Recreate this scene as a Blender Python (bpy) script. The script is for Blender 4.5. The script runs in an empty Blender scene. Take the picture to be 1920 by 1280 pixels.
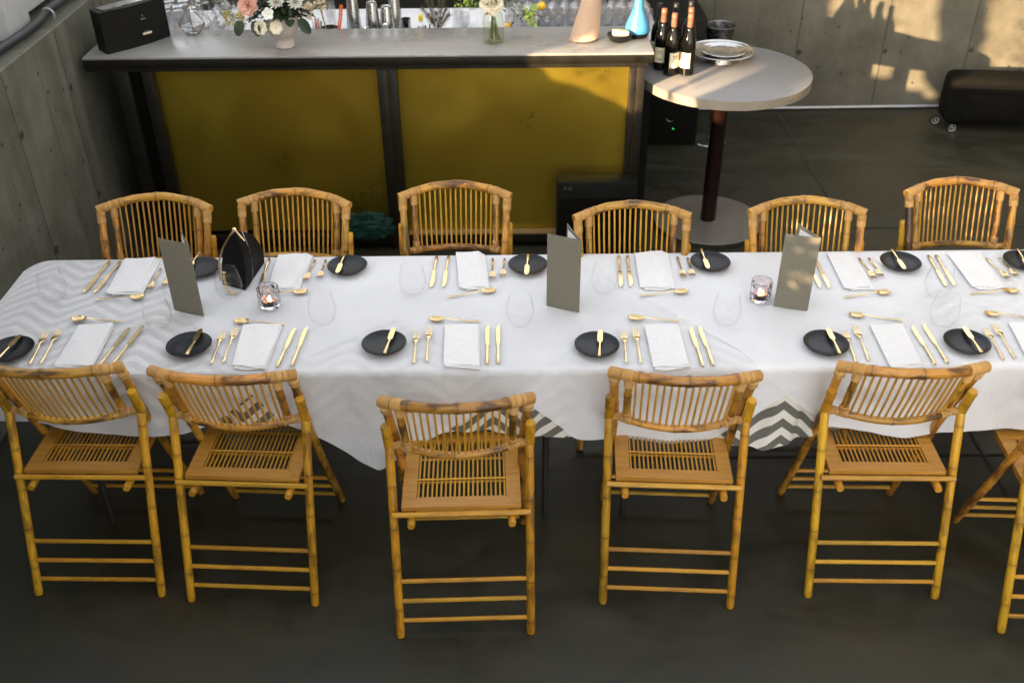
import bpy, bmesh, math, random
from mathutils import Vector, Matrix, noise
R = math.radians
rnd = random.Random(7)
S = bpy.context.scene
COL = S.collection
# ------------------------------------------------------------------ camera
def set_camera():
    th, roll, F, H = R(34.33), R(.572), 1867.0, 2.731
    f = Vector((0, math.cos(th), -math.sin(th)))
    r = Vector((1, 0, 0))
    d = f.cross(r)
    c, s = math.cos(roll), math.sin(roll)
    r2 = r * c + d * s
    d2 = r * -s + d * c
    cam = bpy.data.cameras.new('camera')
    ob = bpy.data.objects.new('camera', cam)
    COL.objects.link(ob)
    ob.matrix_world = Matrix(((r2.x, -d2.x, -f.x, 0), (r2.y, -d2.y, -f.y, 0), (r2.z, -d2.z, -f.z, H), (0, 0, 0, 1)))
    cam.sensor_width = 36
    cam.lens = 36 * F / 1920
    cam.clip_end = 500
    cam.dof.use_dof = True
    cam.dof.focus_distance = 3.95
    cam.dof.aperture_fstop = 2.4
    S.camera = ob
set_camera()
# ------------------------------------------------------------------ sky, sun, exposure
SUN_AZ, SUN_EL = 43.0, 11.2          # light travels towards +x +y
SA, CA = math.sin(R(SUN_AZ)), math.cos(R(SUN_AZ))
w = bpy.data.worlds.new('World')
S.world = w
w.use_nodes = True
wn = w.node_tree.nodes
wl = w.node_tree.links
bg = wn['Background']
sky = wn.new('ShaderNodeTexSky')
sky.sky_type = 'NISHITA'
sky.sun_disc = False
sky.sun_elevation = R(SUN_EL)
sky.sun_rotation = R(180 + SUN_AZ)
sky.air_density = 1.0
sky.dust_density = 2.0
hs = wn.new('ShaderNodeHueSaturation')
hs.inputs['Saturation'].default_value = .20
wl.new(sky.outputs[0], hs.inputs['Color'])
wl.new(hs.outputs[0], bg.inputs['Color'])
bg.inputs['Strength'].default_value = .15
sun = bpy.data.lights.new('sun', 'SUN')
sun.energy = 3.9
sun.angle = R(.40)
sun.color = (1.0, .72, .42)
so = bpy.data.objects.new('sun', sun)
COL.objects.link(so)
SD = Vector((SA * math.cos(R(SUN_EL)), CA * math.cos(R(SUN_EL)), -math.sin(R(SUN_EL))))
so.rotation_euler = SD.to_track_quat('-Z', 'Y').to_euler()
S.view_settings.view_transform = 'Standard'
S.view_settings.look = 'None'
S.view_settings.gamma = 1
S.view_settings.exposure = 2.66
S.cycles.max_bounces = 8
S.cycles.transparent_max_bounces = 24
S.cycles.caustics_refractive = False
S.cycles.caustics_reflective = False
S.cycles.sample_clamp_indirect = 4

# ------------------------------------------------------------------ helpers
def tag(o, label=None, cat=None, group=None, kind=None):
    if label: o['label'] = label
    if cat: o['category'] = cat
    if group: o['group'] = group
    if kind: o['kind'] = kind
    return o

def empty(name, loc, rz=0.0):
    o = bpy.data.objects.new(name, None)
    o.empty_display_size = .05
    COL.objects.link(o)
    o.location = loc
    o.rotation_euler = (0, 0, rz)
    return o

def copy_tree(o, parent=None):
    c = o.copy()
    COL.objects.link(c)
    if parent is not None: c.parent = parent
    for ch in list(o.children):
        copy_tree(ch, c)
    return c

class MB:
    def __init__(s):
        s.bm = bmesh.new()
        s.uv = s.bm.loops.layers.uv.new('UVMap')
    def face(s, vs, uvs=None, smooth=True):
        try:
            f = s.bm.faces.new(vs)
        except ValueError:
            return None
        f.smooth = smooth
        if uvs:
            for l, u in zip(f.loops, uvs): l[s.uv].uv = u
        return f
    def box(s, x0, x1, y0, y1, z0, z1, bev=0.0, M=None, seg=2):
        ps = [(x0, y0, z0), (x1, y0, z0), (x1, y1, z0), (x0, y1, z0), (x0, y0, z1), (x1, y0, z1), (x1, y1, z1), (x0, y1, z1)]
        t = bmesh.new()
        v = [t.verts.new(p) for p in ps]
        for q in ((3, 2, 1, 0), (4, 5, 6, 7), (0, 1, 5, 4), (1, 2, 6, 5), (2, 3, 7, 6), (3, 0, 4, 7)):
            t.faces.new([v[i] for i in q])
        if bev > 0:
            bmesh.ops.bevel(t, geom=t.edges[:] , offset=bev, segments=seg, affect='EDGES', profile=.5)
        s.merge(t, M, smooth=False)
    def merge(s, t, M=None, smooth=True):
        mp = {}
        for v in t.verts:
            mp[v] = s.bm.verts.new(M @ v.co if M is not None else v.co)
        for f in t.faces:
            vs = [mp[v] for v in f.verts]
            n = f.normal
            f2 = s.face(vs, None, smooth)
            if f2:
                for l in f2.loops:
                    c = l.vert.co
                    l[s.uv].uv = (c.x + c.z * .3, c.y + c.z)
        t.free()
    def quad(s, a, b, c, d, smooth=False):
        v = [s.bm.verts.new(p) for p in (a, b, c, d)]
        s.face(v, [(0, 0), (1, 0), (1, 1), (0, 1)], smooth)
    def poly(s, pts, uvs=None):
        s.face([s.bm.verts.new(p) for p in pts], uvs or [(p[0], p[1]) for p in pts], False)
    def prism(s, outline, z0, z1, M=None, smooth_side=False):
        t0 = [s.bm.verts.new((M @ Vector((x, y, z0))) if M is not None else (x, y, z0)) for x, y in outline]
        t1 = [s.bm.verts.new((M @ Vector((x, y, z1))) if M is not None else (x, y, z1)) for x, y in outline]
        n = len(outline)
        s.face(t0[::-1], None, False)
        s.face(t1, None, False)
        for i in range(n):
            s.face([t0[i], t0[(i + 1) % n], t1[(i + 1) % n], t1[i]], None, smooth_side)
    def loft(s, rings, caps=True, smooth=True, us=None):
        rows = [[s.bm.verts.new(p) for p in r] for r in rings]
        n = len(rows[0])
        for i in range(len(rows) - 1):
            u0 = us[i] if us else i
            u1 = us[i + 1] if us else i + 1
            for j in range(n):
                k = (j + 1) % n
                s.face([rows[i][j], rows[i][k], rows[i + 1][k], rows[i + 1][j]],
                       [(u0, j / n), (u0, (j + 1) / n), (u1, (j + 1) / n), (u1, j / n)], smooth)
        if caps:
            s.face(rows[0][::-1], [(us[0] if us else 0, 0)] * n, False)
            s.face(rows[-1], [(us[-1] if us else 0, 0)] * n, False)
    def tube(s, pts, rad, seg=8, caps=True, step=None, off=0.0, flat=1.0):
        pts = [Vector(p) for p in pts]
        if step:
            out = [pts[0]]
            for a, b in zip(pts, pts[1:]):
                n = max(1, int(math.ceil((b - a).length / step)))
                for i in range(1, n + 1): out.append(a.lerp(b, i / n))
            pts = out
        L = [0.0]
        for a, b in zip(pts, pts[1:]): L.append(L[-1] + (b - a).length)
        tang = []
        for i in range(len(pts)):
            a = pts[max(i - 1, 0)]; b = pts[min(i + 1, len(pts) - 1)]
            tang.append((b - a).normalized())
        up = Vector((0, 0, 1)) if abs(tang[0].z) < .9 else Vector((0, 1, 0))
        nrm = (up - tang[0] * up.dot(tang[0])).normalized()
        rings = []
        for i, p in enumerate(pts):
            nrm = (nrm - tang[i] * nrm.dot(tang[i])).normalized()
            bn = tang[i].cross(nrm)
            r = rad(L[i], L[-1]) if callable(rad) else rad
            rings.append([p + (nrm * math.cos(2 * math.pi * j / seg) + bn * flat * math.sin(2 * math.pi * j / seg)) * r for j in range(seg)])
        s.loft(rings, caps, True, [l + off for l in L])
    def lathe(s, prof, seg=32, c=(0, 0, 0), M=None, sx=1.0, sy=1.0, a0=0.0):
        c = Vector(c)
        def pt(r, z, j):
            a = 2 * math.pi * j / seg + a0
            p = Vector((r * math.cos(a) * sx, r * math.sin(a) * sy, z))
            if M is not None: p = M @ p
            return p + c
        rows = []
        for r, z in prof:
            if r < 1e-6: rows.append([s.bm.verts.new(pt(0, z, 0))])
            else: rows.append([s.bm.verts.new(pt(r, z, j)) for j in range(seg)])
        for i in range(len(rows) - 1):
            A, B = rows[i], rows[i + 1]
            for j in range(seg):
                k = (j + 1) % seg
                uv = [(j / seg, i), ((j + 1) / seg, i), ((j + 1) / seg, i + 1), (j / seg, i + 1)]
                if len(A) == 1 and len(B) == 1: continue
                if len(A) == 1: s.face([A[0], B[k], B[j]], [uv[0], uv[2], uv[3]])
                elif len(B) == 1: s.face([A[j], A[k], B[0]], [uv[0], uv[1], uv[2]])
                else: s.face([A[j], A[k], B[k], B[j]], uv)
    def build(s, name, mat, parent=None, loc=None, rz=0.0, sharp=40, fix=True):
        if fix: bmesh.ops.recalc_face_normals(s.bm, faces=s.bm.faces[:])
        me = bpy.data.meshes.new(name)
        s.bm.to_mesh(me)
        s.bm.free()
        if sharp: me.set_sharp_from_angle(angle=R(sharp))
        me.materials.append(mat)
        o = bpy.data.objects.new(name, me)
        COL.objects.link(o)
        if parent is not None: o.parent = parent
        if loc is not None: o.location = loc
        if rz: o.rotation_euler = (0, 0, rz)
        return o

# ------------------------------------------------------------------ materials
class NT:
    def __init__(s, name):
        s.m = bpy.data.materials.new(name)
        s.m.use_nodes = True
        s.t = s.m.node_tree
        s.b = s.t.nodes['Principled BSDF']
        s.out = s.t.nodes['Material Output']
    def n(s, kind, **kw):
        nd = s.t.nodes.new('ShaderNode' + kind)
        for k, v in kw.items():
            if k[0] == '_': setattr(nd, k[1:], v)
            else:
                nd.inputs[int(k[1:]) if k[0] == 'i' and k[1:].isdigit() else k].default_value = v
        return nd
    def l(s, a, b): s.t.links.new(a, b)
    def coord(s, which='Object'): return s.n('TexCoord').outputs[which]
    def noise(s, vec, scale, detail=4.0, rough=.55, dist=0.0):
        nd = s.n('TexNoise', Scale=scale, Detail=detail, Roughness=rough, Distortion=dist)
        if vec is not None: s.l(vec, nd.inputs['Vector'])
        return nd.outputs['Fac']
    def scaled(s, vec, sc):
        m = s.n('Mapping')
        m.inputs['Scale'].default_value = sc
        s.l(vec, m.inputs['Vector'])
        return m.outputs['Vector']
    def ramp(s, fac, stops):
        r = s.n('ValToRGB')
        e = r.color_ramp.elements
        while len(e) < len(stops): e.new(.5)
        for x, (p, c) in zip(e, stops):
            x.position = p
            x.color = (*c, 1) if len(c) == 3 else c
        s.l(fac, r.inputs['Fac'])
        return r.outputs['Color']
    def math(s, op, a, b=0.0, c=None, clamp=False):
        nd = s.n('Math', _operation=op, _use_clamp=clamp)
        for i, v in enumerate((a, b) if c is None else (a, b, c)):
            if isinstance(v, (int, float)): nd.inputs[i].default_value = v
            else: s.l(v, nd.inputs[i])
        return nd.outputs[0]
    def mix(s, fac, a, b, blend='MIX'):
        nd = s.n('Mix', _data_type='RGBA', _blend_type=blend)
        for i, v in ((0, fac), (6, a), (7, b)):
            if isinstance(v, (int, float)): nd.inputs[i].default_value = v
            elif isinstance(v, tuple): nd.inputs[i].default_value = (*v, 1) if len(v) == 3 else v
            else: s.l(v, nd.inputs[i])
        return nd.outputs[2]
    def base(s, c):
        if isinstance(c, tuple): s.b.inputs['Base Color'].default_value = (*c, 1)
        else: s.l(c, s.b.inputs['Base Color'])
    def set(s, **kw):
        for k, v in kw.items():
            k = k.replace('_', ' ')
            if isinstance(v, (int, float, tuple)): s.b.inputs[k].default_value = v
            else: s.l(v, s.b.inputs[k])
        return s
    def bump(s, h, dist=.002, strength=.5):
        b = s.n('Bump', Strength=strength, Distance=dist)
        s.l(h, b.inputs['Height'])
        s.l(b.outputs[0], s.b.inputs['Normal'])

def plain(name, col, rough=.5, metal=0.0, var=.12, scale=30.0, bump=0.0, spec=.5):
    t = NT(name)
    v = t.noise(t.coord(), scale)
    d = tuple(c * (1 - var) for c in col)
    e = tuple(min(1, c * (1 + var)) for c in col)
    t.base(t.ramp(v, [(.3, d), (.7, e)]))
    r = t.ramp(t.noise(t.coord(), scale * .6), [(.3, (rough * .85,) * 3), (.7, (min(1, rough * 1.15),) * 3)])
    t.set(Metallic=metal, Specular_IOR_Level=spec)
    t.l(r, t.b.inputs['Roughness'])
    if bump: t.bump(v, bump)
    return t.m

def mat_bamboo(name, light, mid, dark, ringed=True, burn=.6):
    t = NT(name)
    uv = t.n('UVMap').outputs[0]
    rn = t.n('ObjectInfo').outputs['Random']
    sep = t.n('SeparateXYZ'); t.l(uv, sep.inputs[0])
    comb = t.n('CombineXYZ')
    t.l(t.math('MULTIPLY', sep.outputs[0], 9.0), comb.inputs[0])
    t.l(t.math('MULTIPLY', sep.outputs[1], 2.2), comb.inputs[1])
    t.l(t.math('MULTIPLY', rn, 60.0), comb.inputs[2])
    n1 = t.noise(comb.outputs[0], 1.0, 5, .6, .4)
    c2 = t.n('CombineXYZ')
    t.l(t.math('MULTIPLY', sep.outputs[0], 12.0), c2.inputs[0])
    t.l(t.math('MULTIPLY', sep.outputs[1], 40.0), c2.inputs[1])
    t.l(t.math('MULTIPLY', rn, 31.0), c2.inputs[2])
    n2 = t.noise(c2.outputs[0], 1.0, 3, .6)
    col = t.ramp(n2, [(.3, mid), (.68, light)])
    if burn:
        bf = t.ramp(n1, [(.47, (0, 0, 0)), (.62, (burn,) * 3)])
        col = t.mix(bf, col, dark)
    if ringed:
        fr = t.math('FRACT', t.math('DIVIDE', sep.outputs[0], .15))
        dd = t.math('ABSOLUTE', t.math('SUBTRACT', fr, .5))
        ring = t.math('GREATER_THAN', dd, .487)
        halo = t.math('MULTIPLY', t.ramp(dd, [(.38, (0, 0, 0)), (.5, (1, 1, 1))]), n1)
        col = t.mix(t.math('MULTIPLY', halo, .55, clamp=True), col, dark)
        col = t.mix(t.math('MULTIPLY', ring, .6), col, tuple(x * .6 for x in dark))
    br = t.math('ADD', .66, t.math('MULTIPLY', rn, .42))
    hv = t.n('HueSaturation'); t.l(br, hv.inputs['Value']); t.l(col, hv.inputs['Color'])
    t.base(hv.outputs[0])
    t.l(t.math('ADD', .4945, t.math('MULTIPLY', t.math('FRACT', t.math('MULTIPLY', rn, 7.31)), .018)), hv.inputs['Hue'])
    t.set(Roughness=.42, Coat_Weight=.12, Coat_Roughness=.25)
    t.bump(n2, .0006, .4)
    return t.m

M = {}
M['bamboo'] = mat_bamboo('bamboo', (.70, .345, .020), (.52, .235, .009), (.085, .030, .006))
M['rail'] = mat_bamboo('scorched_shaded_bamboo', (.62, .295, .040), (.40, .165, .018), (.06, .022, .007), True, .9)
M['cane'] = mat_bamboo('cane', (.68, .335, .028), (.50, .225, .012), (.13, .055, .013), False, .35)
def mat_binding():
    t = NT('rattan_binding')
    uv = t.n('UVMap').outputs[0]
    sep = t.n('SeparateXYZ'); t.l(uv, sep.inputs[0])
    wv = t.math('SINE', t.math('MULTIPLY', sep.outputs[0], 2 * math.pi / .0042))
    nz = t.noise(t.coord(), 60)
    col = t.mix(t.math('MULTIPLY', t.math('ADD', wv, 1), .5), (.36, .18, .05), (.80, .47, .15))
    col = t.mix(t.math('MULTIPLY', nz, .5), col, (.40, .20, .05))
    t.base(col); t.set(Roughness=.45)
    t.bump(wv, .0012, .7)
    return t.m
M['binding'] = mat_binding()
def mat_seatwood():
    t = NT('seat_veneer')
    v = t.scaled(t.coord(), (4, 60, 20))
    n = t.noise(v, 2.0, 4)
    t.base(t.ramp(n, [(.3, (.34, .150, .020)), (.7, (.50, .245, .042))]))
    t.set(Roughness=.4)
    return t.m
M['veneer'] = mat_seatwood()

def mat_concrete(name, a, b, c, streak=0.0, rough=.75, joint=None, pit=0.0, bump=.003, spec=.4):
    t = NT(name)
    P = t.coord('Object')
    big = t.noise(P, .9, 5, .6, .3)
    mid = t.noise(P, 5.0, 6, .65)
    fine = t.noise(P, 70.0, 3, .7)
    col = t.ramp(t.math('ADD', t.math('MULTIPLY', big, .55), t.math('MULTIPLY', mid, .45)), [(.33, a), (.5, b), (.68, c)])
    if streak:
        sv = t.scaled(P, (7, 7, .35))
        st = t.noise(sv, 1.6, 5, .65)
        col = t.mix(t.ramp(st, [(.45, (0, 0, 0)), (.72, (streak,) * 3)]), col, tuple(x * .35 for x in a))
        st2 = t.noise(t.scaled(P, (11, 11, .5)), 1.1, 4, .6)
        col = t.mix(t.ramp(st2, [(.56, (0, 0, 0)), (.75, (streak * .7,) * 3)]), col, tuple(min(1, x * 1.5) for x in c))
    if pit:
        vo = t.n('TexVoronoi', Scale=16.0); t.l(P, vo.inputs['Vector'])
        rr = t.noise(P, 9.0, 2)
        pm = t.math('LESS_THAN', vo.outputs['Distance'], t.math('MULTIPLY', t.math('SUBTRACT', rr, .42), .75))
        col = t.mix(t.math('MULTIPLY', pm, pit), col, tuple(x * .3 for x in a))
    col = t.mix(t.math('MULTIPLY', fine, .35), col, tuple(x * .75 for x in a))
    t.base(col)
    rr2 = t.ramp(mid, [(.3, (rough * .75,) * 3), (.7, (min(1, rough * 1.15),) * 3)])
    t.l(rr2, t.b.inputs['Roughness'])
    t.set(Specular_IOR_Level=spec)
    t.bump(t.math('ADD', mid, t.math('MULTIPLY', fine, .4)), bump, .5)
    return t.m
def mat_floor():
    t = NT('worn_concrete')
    P = t.coord()
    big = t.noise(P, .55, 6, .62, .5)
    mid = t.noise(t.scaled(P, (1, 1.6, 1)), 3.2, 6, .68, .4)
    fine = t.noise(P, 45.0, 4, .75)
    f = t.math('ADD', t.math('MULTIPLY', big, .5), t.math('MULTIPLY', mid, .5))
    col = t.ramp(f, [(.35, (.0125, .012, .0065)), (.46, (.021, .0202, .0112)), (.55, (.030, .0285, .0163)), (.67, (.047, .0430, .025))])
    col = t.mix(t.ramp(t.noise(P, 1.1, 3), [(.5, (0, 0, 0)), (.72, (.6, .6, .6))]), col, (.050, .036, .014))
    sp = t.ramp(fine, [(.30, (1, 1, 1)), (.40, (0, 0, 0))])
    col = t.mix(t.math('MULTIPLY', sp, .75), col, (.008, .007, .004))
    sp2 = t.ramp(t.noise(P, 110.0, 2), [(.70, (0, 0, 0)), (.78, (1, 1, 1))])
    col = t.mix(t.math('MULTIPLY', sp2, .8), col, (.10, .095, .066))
    t.base(col)
    t.l(t.ramp(mid, [(.35, (.40,) * 3), (.65, (.62,) * 3)]), t.b.inputs['Roughness'])
    t.set(Specular_IOR_Level=.5)
    t.bump(t.math('ADD', mid, t.math('MULTIPLY', fine, .5)), .0014, .5)
    return t.m
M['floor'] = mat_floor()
M['wall'] = mat_concrete('board_concrete', (.080, .077, .055), (.135, .132, .098), (.205, .20, .155), streak=.38, pit=.8)
M['back_wall'] = mat_concrete('warm_board_concrete', (.060, .053, .035), (.118, .105, .074), (.19, .172, .128), streak=.13, pit=.85)
M['joint'] = plain('joint_filler', (.034, .032, .024), .9)

def mat_cloth(name, alpha, chevron=False):
    t = NT(name)
    uv = t.n('UVMap').outputs[0]
    P = t.coord('Object')
    wv = t.noise(t.scaled(P, (400, 400, 400)), 1.0, 2)
    blot = t.noise(P, 3.5, 3)
    col = t.ramp(blot, [(.35, (.82, .81, .815)), (.65, (.88, .87, .875))])
    if chevron:
        sep = t.n('SeparateXYZ'); t.l(uv, sep.inputs[0])
        tri = t.math('PINGPONG', t.math('ADD', sep.outputs[0], 10.062), .125)
        s2 = t.math('ADD', sep.outputs[1], t.math('MULTIPLY', tri, -.80))
        st = t.math('FRACT', t.math('DIVIDE', s2, .066))
        st = t.math('GREATER_THAN', st, .48)
        col = t.mix(st, (.64, .60, .53), (.125, .12, .10))
    t.base(col)
    t.set(Roughness=.85, Sheen_Weight=.15, Specular_IOR_Level=.2)
    wr = t.noise(t.scaled(P, (1, 1.6, 1)), 7.0, 4, .55, .8)
    b1 = t.n('Bump', Strength=.11, Distance=.012); t.l(wr, b1.inputs['Height'])
    cr = t.noise(t.scaled(P, (1.3, 1, 1)), 3.0, 5, .6, 1.6)
    crs = t.math('ABSOLUTE', t.math('SUBTRACT', cr, .5))
    crs = t.ramp(crs, [(.0, (0, 0, 0)), (.035, (1, 1, 1))])
    b3 = t.n('Bump', Strength=.16, Distance=.004); t.l(crs, b3.inputs['Height']); t.l(b1.outputs[0], b3.inputs['Normal'])
    b1 = b3
    b2 = t.n('Bump', Strength=.25, Distance=.0006); t.l(wv, b2.inputs['Height']); t.l(b1.outputs[0], b2.inputs['Normal'])
    t.l(b2.outputs[0], t.b.inputs['Normal'])
    if alpha < 1:
        tl = t.n('BsdfTranslucent', Color=(.84, .84, .85, 1))
        m0 = t.n('MixShader', i0=.30)
        t.l(t.b.outputs[0], m0.inputs[1]); t.l(tl.outputs[0], m0.inputs[2])
        tr = t.n('BsdfTransparent')
        mx = t.n('MixShader', i0=alpha)
        t.l(tr.outputs[0], mx.inputs[1]); t.l(m0.outputs[0], mx.inputs[2])
        t.l(mx.outputs[0], t.out.inputs[0])
    return t.m
M['white_cloth'] = mat_cloth('white_linen', .97)
M['thin_cloth'] = mat_cloth('thin_white_linen', .82)
M['mid_cloth'] = mat_cloth('soft_white_linen', .90)
M['chevron'] = mat_cloth('chevron_cloth', 1.0, True)
M['napkin'] = plain('napkin_linen', (.70, .685, .67), .9, 0, .04, 60, .0008, .2)

def mat_metal(name, col, rough, scale=40, var=.1):
    t = NT(name)
    n = t.noise(t.coord(), scale, 3)
    t.base(t.ramp(n, [(.3, tuple(c * (1 - var) for c in col)), (.7, tuple(min(1, c * (1 + var)) for c in col))]))
    t.l(t.ramp(n, [(.3, (rough * .7,) * 3), (.7, (rough * 1.3,) * 3)]), t.b.inputs['Roughness'])
    t.set(Metallic=1.0)
    return t.m
M['gold'] = mat_metal('brushed_gold', (.74, .55, .28), .16)
def mat_brass():
    t = NT('brushed_brass_panel')
    P = t.coord()
    st = t.noise(t.scaled(P, (90, 90, 2.5)), 1.0, 4, .6)
    bl = t.noise(P, 2.2, 5, .6)
    t.base(t.ramp(t.math('ADD', t.math('MULTIPLY', st, .16), t.math('MULTIPLY', bl, .84)), [(.32, (.44, .305, .034)), (.68, (.50, .36, .042))]))
    t.l(t.ramp(t.math('ADD', t.math('MULTIPLY', st, .16), t.math('MULTIPLY', bl, .84)), [(.35, (.26,) * 3), (.65, (.40,) * 3)]), t.b.inputs['Roughness'])
    t.set(Metallic=.9)
    t.bump(st, .0004, .08)
    return t.m
M['brass_panel'] = mat_brass()
M['steel'] = mat_metal('polished_steel', (.62, .62, .62), .14)
M['tin'] = mat_metal('brushed_tin', (.50, .50, .49), .25)
M['chrome_dark'] = mat_metal('dull_steel', (.35, .35, .35), .3)
M['bronze'] = plain('dark_bronze', (.012, .010, .006), .45, .2, .25, 12, 0, .3)
M['gold_line'] = mat_metal('bronze_edge', (.30, .16, .04), .35)
M['plate'] = plain('matte_black_stoneware', (.009, .010, .012), .40, 0, .15, 25, .0004, .35)
M['black'] = plain('black_plastic', (.006, .006, .005), .5, 0, .2, 20, 0, .2)
M['black_fabric'] = plain('black_fabric', (.005, .0045, .003), .9, 0, .3, 90, .002, .1)
M['black_leather'] = plain('black_leather', (.005, .005, .005), .6, 0, .2, 120, .0008, .15)
def mat_bartop():
    t = NT('concrete_bar_top')
    P = t.coord()
    n1 = t.noise(t.scaled(P, (1.2, 2.2, 1)), 1.6, 5, .55)
    n2 = t.noise(t.scaled(P, (2, 9, 1)), 6, 4, .6)
    f = t.math('ADD', t.math('MULTIPLY', n1, .6), t.math('MULTIPLY', n2, .4))
    t.base(t.ramp(f, [(.34, (.225, .208, .188)), (.5, (.275, .26, .24)), (.66, (.325, .31, .29))]))
    t.l(t.ramp(n1, [(.3, (.22,) * 3), (.7, (.42,) * 3)]), t.b.inputs['Roughness'])
    return t.m
M['bar_top'] = mat_bartop()
M['laminate'] = plain('grey_laminate', (.195, .185, .178), .40, 0, .05, 90)
M['laminate_edge'] = plain('laminate_edge', (.27, .225, .17), .4, 0, .08, 30)
M['pole'] = plain('dark_red_steel', (.012, .004, .0025), .3, .2, .2, 12)
M['base_plate'] = plain('grey_painted_steel', (.18, .162, .142), .5, .1, .12, 12)
M['dark_edge'] = plain('dark_steel_edge', (.03, .028, .022), .55, .2, .2, 12)
M['menu'] = plain('olive_grey_card', (.155, .141, .103), .75, 0, .06, 120, .0003)
M['paper'] = plain('white_paper', (.80, .79, .76), .85, 0, .03, 40)
M['tan_board'] = plain('tan_board', (.30, .19, .07), .6, 0, .15, 20)
M['ceramic'] = plain('beige_ceramic', (.56, .49, .42), .5, 0, .05, 40, .0006)
M['cone'] = plain('peach_paper', (.52, .34, .22), .8, 0, .05, 120, .0004)
M['blue'] = plain('blue_glaze', (.055, .23, .40), .3, 0, .06, 15)
M['butter'] = plain('butter_block', (.62, .52, .32), .6, 0, .06, 40, .001)
M['wine'] = plain('dark_bottle_glass', (.004, .004, .003), .07, 0, .1, 10, 0, .35)
M['scorch'] = mat_bamboo('burnt_bamboo', (.16, .065, .014), (.05, .02, .007), (.008, .005, .003), True, .95)
M['copper'] = plain('copper_capsule', (.27, .095, .055), .5, .15, .1, 40)
M['cap_black'] = plain('black_capsule', (.015, .014, .015), .4)
M['label'] = plain('cream_label', (.72, .62, .42), .8, 0, .08, 30)
M['white_paint'] = plain('white_painted_steel', (.46, .46, .45), .5, 0, .07, 8)
M['cable'] = plain('dark_conduit', (.022, .022, .023), .55)
M['galv'] = plain('galvanised', (.42, .43, .44), .45, .5, .1, 20)
M['soil'] = plain('terrace_ground', (.11, .10, .075), .95, 0, .3, 6, .01)
M['green_plastic'] = plain('green_plastic', (.002, .026, .015), .6, 0, .4, 12, 0, .3)
M['red'] = plain('red_strap', (.25, .012, .010), .6)
M['counter_white'] = plain('white_counter', (.84, .84, .86), .4, 0, .05, 20)
M['stucco'] = plain('dark_render', (.10, .095, .085), .9, 0, .15, 5)
M['deck'] = plain('deck_board', (.07, .06, .045), .8, 0, .2, 6)
M['gobo_leaf'] = plain('gobo_leaf', (.028, .045, .012), .6, 0, .3, 5)
M['leaf_dark'] = plain('dark_leaf', (.020, .042, .012), .5, 0, .35, 40)
M['leaf_mid'] = plain('mid_leaf', (.075, .115, .025), .6, 0, .35, 40)
M['leaf_lime'] = plain('lime_leaf', (.32, .42, .05), .6, 0, .3, 40)
M['petal_peach'] = plain('peach_petal', (.76, .42, .31), .7, 0, .12, 60)
M['petal_white'] = plain('white_petal', (.80, .78, .68), .75, 0, .06, 60)
M['petal_cream'] = plain('cream_petal', (.80, .70, .50), .75, 0, .1, 60)
M['petal_yellow'] = plain('yellow_petal', (.66, .54, .17), .75, 0, .15, 60)
M['stem'] = plain('stem', (.15, .14, .04), .7, 0, .3, 40)
M['lemon'] = plain('lemon', (.80, .48, .02), .5, 0, .1, 60, .001)
M['orange'] = plain('orange_plastic', (.75, .13, .015), .4, 0, .05, 30)
M['wood'] = plain('pale_wood', (.36, .23, .10), .6, 0, .2, 30)
M['yellow_cap'] = plain('yellow_cap', (.70, .52, .02), .45)
M['feather'] = plain('peacock_barb', (.075, .065, .020), .6, .1, .5, 120)
M['eye_rust'] = plain('feather_rust', (.25, .12, .03), .5)
M['eye_blue'] = plain('feather_blue', (.01, .09, .22), .4)
M['eye_dark'] = plain('feather_dark', (.006, .012, .05), .4)
M['straw_blue'] = plain('blue_straw', (.13, .33, .42), .7)
M['straw_red'] = plain('red_straw', (.55, .16, .12), .7)
M['straw_white'] = plain('white_straw', (.75, .74, .68), .7)
M['candle_wax'] = plain('wax', (.75, .66, .55), .6)
M['foil'] = mat_metal('tray_silver', (.72, .71, .69), .22)

def mat_glass(name, tint, rough=.02, extra=0.0, ior=1.45):
    t = NT(name)
    lw = t.n('LayerWeight', Blend=.5)
    f0 = ((ior - 1) / (ior + 1)) ** 2
    gl = t.n('BsdfGlossy', Roughness=rough)
    tr = t.n('BsdfTransparent', Color=(*tint, 1))
    mx = t.n('MixShader')
    f = t.math('ADD', t.math('MULTIPLY', t.math('POWER', lw.outputs['Facing'], 5.0), .5), f0 * .5 + extra, clamp=True)
    t.l(f, mx.inputs[0]); t.l(tr.outputs[0], mx.inputs[1]); t.l(gl.outputs[0], mx.inputs[2])
    t.l(mx.outputs[0], t.out.inputs[0])
    return t.m
M['glass'] = mat_glass('clear_glass', (1, 1, 1))
M['barglass'] = mat_glass('bar_glass', (1, 1, 1), .04, .17)
M['vaseglass'] = mat_glass('vase_glass', (.955, .975, .925), .02, .01)
def mat_cut():
    t = NT('smoky_cut_glass')
    t.base((.90, .85, .87))
    t.set(Roughness=.03, Transmission_Weight=1.0, IOR=1.42)
    return t.m
M['smoke'] = mat_cut()
M['pane'] = mat_glass('terrarium_pane', (.90, .93, .94), .05, .10)
def emit(name, col, st):
    t = NT(name)
    t.base(col)
    t.b.inputs['Emission Color'].default_value = (*col, 1)
    t.b.inputs['Emission Strength'].default_value = st
    return t.m
M['flame'] = emit('candle_flame', (1.0, .42, .16), 5.0)
M['led'] = emit('green_led', (.01, .6, .12), .35)

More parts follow.
